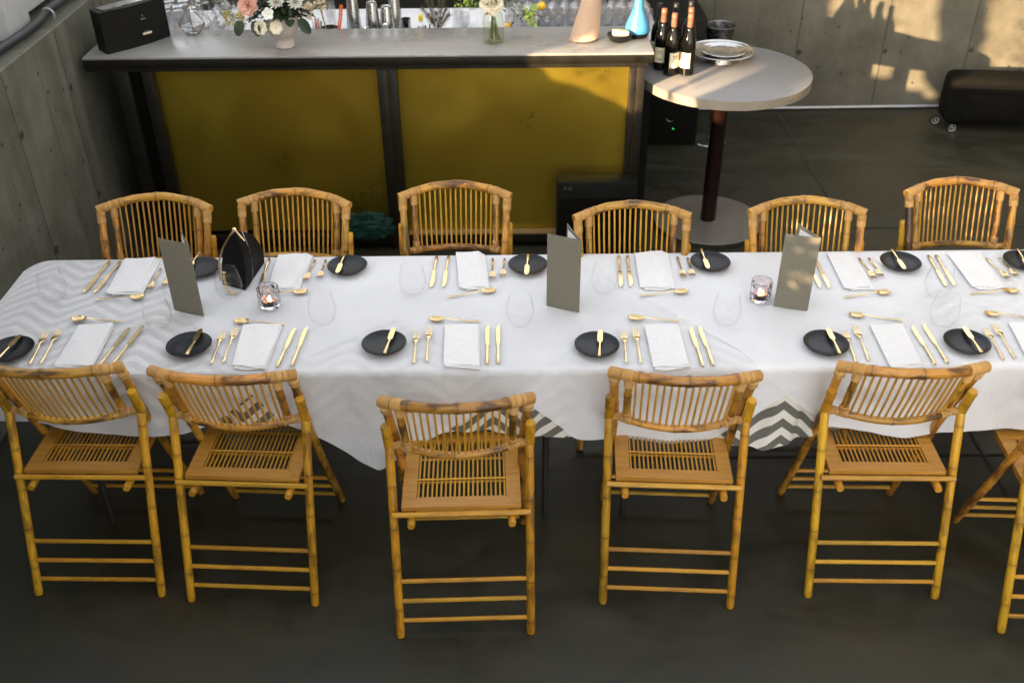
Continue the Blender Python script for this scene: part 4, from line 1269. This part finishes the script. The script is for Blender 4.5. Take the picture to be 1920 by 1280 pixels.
# black box
root = on_bar('speaker', -1.908, 5.125, 'black box shaped speaker standing at the left end of the bar top', 'speaker', math.atan2(.295, .236))
m = MB()
n = 12
o = [(-.189 + .378 * i / n, -.018 * math.sin(math.pi * i / n)) for i in range(n + 1)] + [(.175, .10), (-.175, .10)]
m.prism(o, 0, .205); m.build('speaker_body', M['black'], root, sharp=30)
m = MB(); m.prism([(-.15, .012), (.15, .012), (.15, .085), (-.15, .085)], .2052, .209); m.build('control_panel', M['chrome_dark'], root)
m = MB(); m.box(.020, .072, -.0205, -.0175, .050, .060); m.build('name_plate', M['label'], root)
m = MB(); m.box(.028, .054, -.0205, -.0175, .066, .069); m.build('lettering', M['chrome_dark'], root)
m = MB(); m.box(.024, .052, -.0205, -.0175, .128, .1305); m.box(.035, .040, -.0205, -.0175, .142, .147); m.build('emblem', M['galv'], root)
# terrarium
root = on_bar('terrarium', -1.680, 5.315, 'small geometric glass terrarium with brass edges beside the black speaker', 'terrarium', R(18))
n = 4
bs = [Vector((.036 * math.cos(2 * math.pi * i / n), .036 * math.sin(2 * math.pi * i / n), .003)) for i in range(n)]
be = [Vector((.068 * math.cos(2 * math.pi * i / n), .068 * math.sin(2 * math.pi * i / n), .046)) for i in range(n)]
ap = Vector((0, 0, .150))
m = MB()
for i in range(n):
    k = (i + 1) % n
    for a, b in ((bs[i], bs[k]), (bs[i], be[i]), (be[i], be[k]), (be[i], ap)): m.tube([a, b], .0022, 6)
m.build('brass_frame', M['gold_line'], root)
m = MB()
for i in range(n):
    k = (i + 1) % n
    m.poly([bs[i], bs[k], be[k], be[i]]); 
    if i != 0: m.poly([be[i], be[k], ap])
m.poly(bs[::-1]); m.build('glass_panes', M['pane'], root)
# pedestal vase and bouquet
root = on_bar('pedestal_vase', -1.150, 5.085, 'beige footed ceramic vase holding the mixed bouquet on the bar', 'vase')
m = MB(); m.lathe([(0, .002), (.047, .0), (.050, .003), (.0475, .020), (.0465, .044), (.050, .050), (.066, .064), (.079, .085), (.0855, .112), (.0865, .140), (.0850, .158), (.0825, .160), (.0805, .157), (.081, .130), (.07, .08), (.03, .06), (0, .058)], 56)
m.build('vase_body', M['ceramic'], root)

def petal(m, c, d, up, L, Wd, cup=.3, n=4):
    """one thin cupped petal from c along d"""
    d = d.normalized(); sd = d.cross(up).normalized(); nn = sd.cross(d)
    rows = []
    for i in range(n + 1):
        t = i / n
        w = Wd * (math.sin(math.pi * min(.93, .12 + .80 * t)) ** .8)
        p = c + d * L * t + nn * cup * L * (t * t)
        rows.append([m.bm.verts.new(p - sd * w + nn * w * .35), m.bm.verts.new(p), m.bm.verts.new(p + sd * w + nn * w * .35)])
    for i in range(n):
        for j in range(2): m.face([rows[i][j], rows[i][j + 1], rows[i + 1][j + 1], rows[i + 1][j]])
def frame(ax):
    ax = ax.normalized(); u = ax.orthogonal().normalized(); return ax, u, ax.cross(u)
fr_ = random.Random(11)
def rose(c, ax, r, mat, rt, name='rose'):
    m = MB(); ax, u, v = frame(Vector(ax)); c = Vector(c)
    for k in range(5):
        rr = r * (.18 + .17 * k); N = 3 + k
        for i in range(N):
            a = 2 * math.pi * i / N + k * .7 + fr_.uniform(-.2, .2)
            dr = u * math.cos(a) + v * math.sin(a)
            petal(m, c + dr * rr * .30 - ax * r * .3, dr * (.30 + .20 * k) + ax * (1.25 - .24 * k), dr * -1 + ax * .2, r * (.75 + .06 * k), r * (.34 + .07 * k), -.10 - .05 * k)
    return m.build(name, M[mat], rt, fix=False, sharp=0)
def mum(c, ax, r, mat, rt, name='chrysanthemum', N=58):
    m = MB(); ax, u, v = frame(Vector(ax)); c = Vector(c)
    for i in range(N):
        t = (i + .5) / N
        a = i * 2.39996
        e = math.sqrt(t)
        dr = (u * math.cos(a) + v * math.sin(a)) * (e + .08) + ax * (1.05 - .95 * t)
        petal(m, c, dr, ax + Vector((.01, 0, 0)), r * fr_.uniform(.85, 1.05), r * .11, .12, 3)
    return m.build(name, M[mat], rt, fix=False, sharp=0)
def blossom(c, ax, r, mat, rt, name='blossom', N=5):
    m = MB(); ax, u, v = frame(Vector(ax)); c = Vector(c)
    for i in range(N):
        a = 2 * math.pi * i / N + .3
        petal(m, c, (u * math.cos(a) + v * math.sin(a)) + ax * .25, ax, r, r * .5, .02)
    o = m.build(name, M[mat], rt, fix=False, sharp=0)
    m = MB(); m.lathe([(0, 0), (r * .16, r * .05), (0, r * .14)], 8, c, Matrix(((u.x, v.x, ax.x, 0), (u.y, v.y, ax.y, 0), (u.z, v.z, ax.z, 0), (0, 0, 0, 1)))); m.build('flower_eye', M['petal_yellow'], o)
    return o
def cluster(c, ax, L, r, mat, rt, name='stock_spike', N=26):
    m = MB(); ax, u, v = frame(Vector(ax)); c = Vector(c)
    for i in range(N):
        t = i / N; a = i * 2.4
        p = c + ax * L * (t - .5) + (u * math.cos(a) + v * math.sin(a)) * r * (.75 - .4 * t)
        for k in range(4):
            b = fr_.uniform(0, 6.28)
            petal(m, p, Vector((math.cos(b), math.sin(b), fr_.uniform(-.2, .9))) + (p - c).normalized(), Vector((.1, .2, 1)), r * .48, r * .26, .2, 2)
    return m.build(name, M[mat], rt, fix=False, sharp=0)
def leaf(m, c, d, L, Wd, bend=-.2):
    petal(m, Vector(c), Vector(d), Vector((0, 0, 1)) if abs(Vector(d).normalized().z) < .8 else Vector((0, -1, .2)), L, Wd, bend, 5)
root = tag(empty('bouquet', (-1.150, 5.085, BT + .15)), 'mixed bouquet of peach rose, white mums and yellow stocks in the footed vase', 'flowers')
base_b = Vector(root.location)
def rel(p): return Vector(p) - base_b
m = MB()
for i in range(16):
    a = fr_.uniform(0, 6.28); r = fr_.uniform(.02, .12)
    m.tube([(0, 0, -.05), (r * .35 * math.cos(a), r * .35 * math.sin(a), .02), (r * math.cos(a), r * math.sin(a), fr_.uniform(.06, .13))], .0018, 5)
m.build('stems', M['stem'], root)
m = MB()
for i in range(300):
    a = fr_.uniform(0, 6.28); e = fr_.uniform(-.1, 1.3); rr = fr_.uniform(.03, .13)
    p = Vector((math.cos(a) * math.cos(e) * rr * 1.25, math.sin(a) * math.cos(e) * rr * .9, math.sin(e) * rr * 1.1 + .01))
    leaf(m, p, Vector((math.cos(a + fr_.uniform(-.8, .8)), math.sin(a + fr_.uniform(-.8, .8)), fr_.uniform(-.5, .6))), fr_.uniform(.03, .06), fr_.uniform(.009, .017), fr_.uniform(-.4, .1))
m.build('foliage', M['leaf_dark'], root, fix=False, sharp=0)
m = MB()
for (p, d, L, w_) in (((-1.33, 4.985, 1.268), (-.25, -.3, -.75), .075, .026), ((-1.262, 4.97, 1.270), (.20, -.35, -.7), .075, .024), ((-1.045, 5.03, 1.262), (.35, -.2, -.55), .085, .028), ((-1.09, 5.0, 1.265), (.1, -.6, -.2), .05, .024), ((-1.33, 5.0, 1.25), (-.3, -.4, -.5), .05, .02)):
    leaf(m, rel(p), d, L, w_, -.15)
m.build('hanging_leaves', M['leaf_dark'], root, fix=False, sharp=0)
m = MB()
for i in range(90):
    c = rel((-1.415, 5.06, 1.30)) if i % 3 else rel((-1.02, 5.10, 1.33))
    p = c + Vector((fr_.gauss(0, .03), fr_.gauss(0, .03), fr_.gauss(0, .025)))
    leaf(m, p, Vector((fr_.uniform(-1, 1), fr_.uniform(-1, 1), fr_.uniform(-.2, 1))), fr_.uniform(.012, .028), .003, .1)
m.build('fern_sprays', M['leaf_mid'], root, fix=False, sharp=0)
FL = {'rose': (-1.289, 4.99, 1.343), 'mum1': (-1.14, 4.98, 1.357), 'mum2': (-1.053, 5.0, 1.35), 'bl': (-1.181, 4.95, 1.309), 'd1': (-1.227, 4.96, 1.241), 'd2': (-1.151, 4.95, 1.243), 'y1': (-1.403, 5.03, 1.267), 'y2': (-1.337, 5.0, 1.267), 'cr': (-1.005, 5.05, 1.295), 'cr2': (-.945, 5.08, 1.327)}
rose(rel(FL['rose']), (-.1, -.9, .45), .042, 'petal_peach', root)
mum(rel(FL['mum1']), (0, -.75, .65), .047, 'petal_white', root)
mum(rel(FL['mum2']), (.25, -.75, .6), .045, 'petal_white', root)
blossom(rel(FL['bl']), (0, -.9, .4), .032, 'petal_white', root)
blossom(rel(FL['d1']), (-.1, -.95, .15), .036, 'petal_cream', root, N=7)
blossom(rel(FL['d2']), (.05, -.95, .2), .034, 'petal_cream', root, N=7)
cluster(rel(FL['y1']), (-.25, -.2, 1), .065, .026, 'petal_yellow', root)
cluster(rel(FL['y2']), (.1, -.25, 1), .065, .028, 'petal_yellow', root)
cluster(rel(FL['cr']), (.3, -.3, .9), .06, .036, 'petal_cream', root)
cluster(rel(FL['cr2']), (.3, -.2, 1), .06, .034, 'petal_cream', root)

# glass bottle vase with its posy
root = on_bar('bottle_vase', -.080, 5.115, 'clear glass bottle vase with stems in water on the bar middle', 'vase')
m = MB(); m.lathe([(0, .002), (.050, .001), (.0545, .008), (.0555, .030), (.0550, .100), (.0500, .135), (.040, .158), (.036, .175), (.0375, .200), (.0350, .200), (.034, .176), (.038, .158), (.048, .134), (.0528, .100), (.053, .030), (.050, .008), (0, .006)], 40)
m.build('vase_body', M['vaseglass'], root)
root = tag(empty('posy', (-.080, 5.115, BT + .19)), 'loose posy of a cream rose, lime leaves and dark berries in the glass bottle vase', 'flowers')
pb = Vector(root.location)
m = MB()
for i in range(13):
    a = fr_.uniform(0, 6.28); r0 = fr_.uniform(.01, .045); r1 = fr_.uniform(.0, .026)
    b = a + fr_.uniform(2, 4)
    m.tube([(r0 * math.cos(a), r0 * math.sin(a), -.178), (r1 * math.cos(b), r1 * math.sin(b), -.01), (r1 * 2.6 * math.cos(b), r1 * 2.6 * math.sin(b), .09)], fr_.choice((.0016, .0022, .003, .004)), 5)
m.build('stems', M['stem'], root)
rose(Vector((-.005, -.075, .030)), (-.1, -.85, .5), .050, 'petal_cream', root)
m = MB()
for i in range(260):
    a = fr_.uniform(0, 6.28); e = fr_.uniform(0, 1.4); rr = fr_.uniform(.02, .13)
    p = Vector((math.cos(a) * math.cos(e) * rr, math.sin(a) * math.cos(e) * rr * .8, math.sin(e) * rr * .8 - .01))
    leaf(m, p, Vector((math.cos(a), math.sin(a), fr_.uniform(-.4, .9))), fr_.uniform(.02, .045), fr_.uniform(.003, .008), fr_.uniform(-.4, .2))
m.build('foliage', M['leaf_mid'], root, fix=False, sharp=0)
m = MB()
for i in range(34):
    p = Vector((.185, .0, -.035)) + Vector((fr_.gauss(0, .010), fr_.gauss(0, .012), fr_.gauss(0, .028)))
    leaf(m, p, Vector((fr_.uniform(-1, 1), fr_.uniform(-1, 0), fr_.uniform(-1, .4))), .030, .010, .1)
for i in range(60):
    p = Vector((-.12, .0, .0)) + Vector((fr_.gauss(0, .030), fr_.gauss(0, .012), fr_.gauss(0, .010)))
    leaf(m, p, Vector((fr_.uniform(-1, .2), fr_.uniform(-1, 1), fr_.uniform(-.4, .6))), .020, .0035, .1)
m.build('lime_sprays', M['leaf_lime'], root, fix=False, sharp=0)
m = MB()
m.tube([(.02, 0, .03), (.10, -.01, .02), (.16, -.02, -.02), (.165, -.025, -.06)], .0012, 5)
for p in ((.125, -.02, -.05), (.14, -.02, -.065), (.155, -.02, -.045), (.150, -.03, -.075), (.168, -.025, -.066), (.10, -.02, -.085), (.158, -.02, -.03)):
    m.lathe([(0, -.0065), (.005, -.004), (.0065, 0), (.005, .004), (0, .0065)], 10, p)
m.build('berries', M['leaf_dark'], root)
# peach paper cone
root = on_bar('paper_cone', .392, 5.155, 'tall peach coloured paper cone standing on the bar', 'cone')
Sh = Matrix(((1, 0, .155, 0), (0, 1, .05, 0), (.10, 0, 1, 0), (0, 0, 0, 1)))
m = MB(); m.lathe([(.079, .0), (.0425, .245), (.026, .36), (.0, .362)], 56, (0, 0, .0082), Sh); m.lathe([(.0765, .0), (.040, .245), (.02, .355), (0, .355)], 56, (0, 0, .0082), Sh)
m.build('cone_shell', M['cone'], root)
# black dish, butter, blue carafe
root = on_bar('boat_dish', .572, 5.110, 'oval black dish in front of the blue carafe', 'dish', R(20))
m = MB(); m.lathe([(0, .002), (.034, .0), (.052, .014), (.063, .036), (.0645, .041), (.062, .041), (.050, .018), (.03, .008), (0, .007)], 44, sx=1.12, sy=.85); m.build('dish_bowl', M['plate'], root)
m = MB(); m.box(-.040, .040, -.021, .021, .0, .030, .003, Matrix.Rotation(R(4), 4, 'Y')); o = m.build('butter', M['butter'], None, (.572, 5.112, BT + .026), R(6)); tag(o, 'pale block of butter lying in the oval black dish', 'butter')
root = on_bar('carafe', .668, 5.185, 'teardrop shaped sky blue carafe with black base and black neck', 'carafe')
m = MB(); m.lathe([(0, .001), (.044, .0), (.056, .010), (.0645, .0275)], 44); m.build('base', M['black'], root)
m = MB(); m.lathe([(.0648, .0278), (.0655, .040), (.062, .060), (.051, .088), (.038, .118), (.028, .150), (.0225, .185), (.0215, .205)], 44); m.build('body', M['blue'], root)
m = MB(); m.lathe([(.0222, .2053), (.0225, .25), (.026, .275), (.022, .276), (.018, .21), (0, .21)], 28); m.build('neck', M['black'], root)

# ------------------------------------------------------------------ things on the back counter
Z0 = 1.0255
def X(px): return .018 + (px - 960) * .00300
def tumbler_inv(r=.034, h=.118):
    m = MB(); m.lathe([(r * .97, 0), (r, .002), (r * .93, h * .55), (r * .84, h * .93), (r * .80, h), (r * .45, h * .992), (0, h * .985), ], 28)
    m.lathe([(r * .93, .001), (r * .86, h * .55), (r * .76, h * .86), (0, h * .84)], 28)
    for k in range(3):
        z = h * (.25 + .22 * k); rr = r * (1.005 - .13 * z / h)
        m.lathe([(rr, z - .002), (rr + .0016, z), (rr, z + .002)], 28)
    return m
def wine_inv(r=.038):
    m = MB(); m.lathe([(r * .72, 0), (r * .88, .03), (r, .062), (r * .80, .094), (r * .30, .112), (.0042, .122), (.0038, .180), (.008, .186), (.034, .191), (.0345, .193), (.012, .1935), (0, .193)], 28)
    m.lathe([(r * .69, .001), (r * .85, .03), (r * .96, .062), (r * .77, .092), (0, .108)], 28)
    return m
def put(key, mb, name, mat, x, y, label, cat, group=None, rz=0.0, z=Z0):
    o = once(key, mb, name, mat); o.location = (x, y, z); o.rotation_euler = (0, 0, rz)
    return tag(o, label, cat, group)
GL = 'upturned bar glasses'
TUM_L = [(318, 5.56), (341, 5.58), (365, 5.56), (328, 5.68), (353, 5.69), (376, 5.68), (316, 5.80), (341, 5.81), (366, 5.80)]
for i, (px, y) in enumerate(TUM_L):
    put('tum_tall', lambda: tumbler_inv(.035, .150), 'tall_tumbler', 'barglass', X(px) - (y - 5.62) * .33, y, 'one of the tall upturned tumblers clustered behind the terrarium at the left', 'glass', 'upturned tall tumblers behind the terrarium')
WIN_L = [(392, 5.50), (420, 5.52), (400, 5.61), (432, 5.62), (410, 5.72), (443, 5.72), (425, 5.83)]
for i, (px, y) in enumerate(WIN_L):
    put('wine_short', wine_inv, 'stemmed_glass', 'barglass', X(px) - (y - 5.62) * .2, y, 'one of the upturned stemmed glasses between terrarium and bouquet', 'glass', 'upturned stemmed glasses by the bouquet', z=Z0 - .055 if False else Z0)
k = 0
for r_ in range(5):
    y = 5.455 + .095 * r_
    for px in range(958, 1204, 22):
        xx = X(px + (12 if r_ % 2 else 0)) + rnd.uniform(-.006, .006)
        if xx > .80: continue
        left = px < 1075
        if (px + r_) % 2 and r_ in (2, 3) :
            put('wine_short', wine_inv, 'stemmed_glass', 'barglass', xx, y, 'one of the upturned stemmed glasses massed behind the ' + ('posy' if left else 'paper cone and carafe'), 'glass', 'upturned stemmed glasses behind the ' + ('posy' if left else 'cone'))
        else:
            put('tum', tumbler_inv, 'tumbler', 'barglass', xx, y + rnd.uniform(-.008, .008), 'one of the upturned tumblers massed behind the ' + ('posy' if left else 'paper cone and carafe'), 'glass', 'upturned tumblers behind the ' + ('posy' if left else 'cone'))
for px, y, tx in ((860, 5.60, 'rear'), (873, 5.52, 'front')):
    put('tum', tumbler_inv, 'tumbler', 'barglass', X(px), y, tx + ' one of two ribbed tumblers between peacock feathers and posy', 'glass', GL, z=Z0)
# cups and tins
def tin(r0, r1, h):
    m = MB(); m.lathe([(r0, 0), (r0 + .0012, .002), (r1 + .001, h - .004), (r1, h), (r1 * .9, h + .0005), (r1 * .84, h - .003), (0, h - .003)], 36)
    m.lathe([(r0 - .0015, .001), (r1 - .002, h - .006), (0, h - .006)], 36)
    return m
for px, y, sc, tx in ((697, 5.535, 1.06, 'tall upturned steel shaker tin left of the white rimmed one'), (722, 5.515, .96, 'upturned steel shaker tin in the middle of three behind the two jiggers'), (741, 5.60, 1.12, 'upturned steel shaker tin farthest right of the shaker tins'), (664, 5.60, 1.12, 'upturned steel shaker tin behind the orange peeler')):
    o = put('tin', lambda: tin(.045, .030, .165), 'shaker_tin', 'tin', X(px) - (y - 5.62) * .25, y, tx, 'shaker tin', 'upturned shaker tins'); o.scale = (.95, .95, sc)
put('tum_tall', None, 'tall_tumbler', 'barglass', X(622), 5.63, 'single upturned glass behind the steel bar spoon cup', 'glass')
def jigger():
    m = MB(); m.lathe([(0, .003), (.014, 0), (.0165, .003), (.010, .030), (.0105, .033), (.0215, .068), (.0222, .069), (.0205, .068), (.009, .034), (0, .033)], 28)
    return m
put('jig', jigger, 'jigger', 'steel', X(694), 5.43, 'small steel jigger standing before the tallest shaker tin', 'jigger', 'steel jiggers')
o = put('jig', jigger, 'jigger', 'steel', X(730), 5.455, 'small steel jigger standing before the white rimmed shaker tin', 'jigger', 'steel jiggers'); o.scale = (.85, .85, 1.15)
m = MB(); m.lathe([(0, .002), (.029, 0), (.031, .003), (.029, .045), (.0275, .048), (.0275, .044), (.0295, .005), (0, .005)], 32); m.lathe([(.0270, .0485), (.0265, .095), (.025, .095), (.0255, .0485), (0, .0480)], 32)
tag(m.build('measuring_cup', M['steel'], None, (X(766), 5.50, Z0)), 'steel measuring cup standing on a low tin beside the yellow capped bottle', 'cup')
m = MB(); m.lathe([(0, .002), (.040, 0), (.042, .004), (.044, .064), (.0425, .065), (.040, .005), (0, .004)], 36)
tag(m.build('steel_cup', M['steel'], None, (X(628), 5.46, Z0)), 'wide steel cup with wooden spoon and orange peeler in it', 'cup')
m = MB(); m.tube([(0, 0, 0), (-.018, .01, .10), (-.028, .014, .17)], lambda s, t: .0065 + .004 * s / t, 8, step=.02, flat=.5)
tag(m.build('wooden_spoon', M['wood'], None, (X(622), 5.475, Z0 + .012)), 'pale wooden spoon leaning in the steel cup', 'spoon')
m = MB(); m.tube([(0, 0, 0), (.018, .004, .08), (.030, .006, .15)], .0045, 8, step=.03); m.tube([(.010, -.004, 0), (.030, 0, .08), (.040, .003, .15)], .0045, 8, step=.03)
tag(m.build('peeler', M['orange'], None, (X(641), 5.46, Z0 + .03)), 'bright orange handled tongs leaning in the steel cup', 'tongs')
root = tag(empty('straw_cup', (X(604), 5.47, Z0)), 'cup crammed with striped paper straws at the right of the bouquet', 'straws')
m = MB(); m.lathe([(0, .002), (.030, 0), (.034, .06), (.032, .06), (.028, .004), (0, .004)], 28); m.build('cup', M['pane'], root)
sr = random.Random(5)
for mt, n in (('straw_white', 12), ('straw_blue', 6), ('straw_red', 6)):
    m = MB()
    for i in range(n):
        a = sr.uniform(0, 6.28); r = sr.uniform(.004, .024)
        m.tube([(r * math.cos(a), r * math.sin(a), .004), (r * 1.25 * math.cos(a), r * 1.25 * math.sin(a), sr.uniform(.09, .11))], .0032, 6)
    m.build('straws', M[mt], root)
# small bottles
root = tag(empty('small_bottle', (X(794), 5.47, Z0)), 'small clear bottle with yellow cap and white label left of the peacock feathers', 'bottle')
m = MB(); m.lathe([(0, .002), (.018, 0), (.020, .004), (.020, .060), (.012, .074), (.009, .080), (.009, .090), (0, .090)], 24); m.build('bottle_body', M['barglass'], root)
m = MB(); m.lathe([(.0205, .022), (.0205, .056)], 24); m.build('bottle_label', M['paper'], root, fix=False)
m = MB(); m.lathe([(0, .0905), (.0125, .0905), (.013, .094), (.013, .120), (.011, .122), (0, .122)], 24); m.build('cap', M['yellow_cap'], root)
for px, y, tx in ((803, 5.445, 'left'), (810, 5.46, 'right')):
    root = tag(empty('dropper_bottle', (X(px), y, Z0)), tx + ' one of two little black dropper bottles beside the yellow capped bottle', 'bottle', 'black dropper bottles')
    m = MB(); m.lathe([(0, .001), (.010, 0), (.0115, .003), (.0115, .034), (.006, .042), (0, .042)], 18); m.build('bottle_body', M['black'], root)
    m = MB(); m.lathe([(0, .0425), (.0062, .0425), (.0062, .056), (.0035, .058), (.0040, .070), (.002, .074), (0, .074)], 16); m.build('dropper_cap', M['black'], root)
# peacock feathers
root = tag(empty('feather_bunch', (X(823), 5.50, Z0)), 'bunch of peacock feathers with blue eyes standing behind the bar', 'feathers')
m = MB(); m.lathe([(0, .002), (.022, 0), (.024, .05), (.022, .05), (.02, .004), (0, .004)], 20); m.build('holder', M['barglass'], root)
fr2 = random.Random(9)
eyes = [(-.045, -.035, .120), (.000, -.030, .128), (.022, -.040, .080)]
tips = eyes + [(-.085, 0, .15), (.06, .0, .145), (-.03, .02, .19), (.02, .02, .2), (.075, -.01, .115), (-.06, .02, .2), (.045, .03, .19)]
for ti, tp in enumerate(tips):
    tp = Vector(tp)
    m = MB()
    b0 = Vector((tp.x * .1, tp.y * .1, .02)); mid = b0.lerp(tp, .55) + Vector((0, 0, .012))
    m.tube([b0, mid, tp], .0012, 5)
    for k in range(52):
        t = .25 + .75 * k / 52
        p = b0.lerp(tp, t) + Vector((0, 0, .02 * t * (1 - t)))
        dr = (tp - b0).normalized()
        sd = dr.cross(Vector((0, -1, .3))).normalized() * (1 if k % 2 else -1)
        leaf(m, p, dr * .9 + sd * fr2.uniform(.6, 1.0) + Vector((0, fr2.uniform(-.2, .2), 0)), fr2.uniform(.018, .030), .0016, .1)
    f_ = m.build('feather', M['feather'], root, fix=False, sharp=0)
    if ti < 3:
        m = MB()
        nrm = Vector((0, -.93, .36)); e1 = Vector((1, 0, 0)); e2 = nrm.cross(e1)
        for kk, (mt, rr, off) in enumerate((('eye_rust', .0130, .0020), ('eye_blue', .0082, .0030), ('eye_dark', .0050, .0040))):
            m = MB(); m.poly([tp + nrm * (off + .003) + (e1 * math.cos(2 * math.pi * i / 18) + e2 * math.sin(2 * math.pi * i / 18) * 1.15) * rr for i in range(18)])
            m.build('feather_eye', M[mt], f_, fix=False)
# citrus
def lemon_mesh():
    m = MB(); m.lathe([(0, -.036), (.006, -.033), (.018, -.024), (.024, 0), (.018, .024), (.006, .034), (0, .037)], 24)
    return m
o = put('lemon', lemon_mesh, 'lemon', 'lemon', X(1014), 5.52, 'bright yellow lemon among the glasses right of the posy', 'lemon', z=Z0 + .148)
o.rotation_euler = (R(70), R(25), 0)
m = MB(); m.lathe([(0, .0), (.034, 0), (.040, .09), (.0395, .118), (.038, .118), (.037, .09), (.031, .004), (0, .004)], 28)
tag(m.build('garnish_jar', M['barglass'], None, (X(1014), 5.52, Z0)), 'clear jar holding up the lemon among the glasses', 'jar')
o = put('lemon', lemon_mesh, 'lemon', 'lemon', X(953), 5.44, 'lemon half hidden behind the right shoulder of the glass bottle vase', 'lemon', z=Z0 + .055)
# crumpled white bar towel
m = MB()
N = 26
vs = [[m.bm.verts.new((.19 * (i / N - .5), .13 * (j / N - .5), .004 + .030 * abs(noise.fractal(Vector((i * .12, j * .12, 3)), .8, 2, 4)) + .018 * max(0, noise.noise(Vector((i * .09, j * .1, 7)))))) for j in range(N + 1)] for i in range(N + 1)]
for i in range(N):
    for j in range(N): m.face([vs[i][j], vs[i + 1][j], vs[i + 1][j + 1], vs[i][j + 1]])
tag(m.build('bar_towel', M['napkin'], None, (X(900), 5.62, Z0), sharp=0), 'crumpled white bar towel on the back counter left of the posy', 'towel')
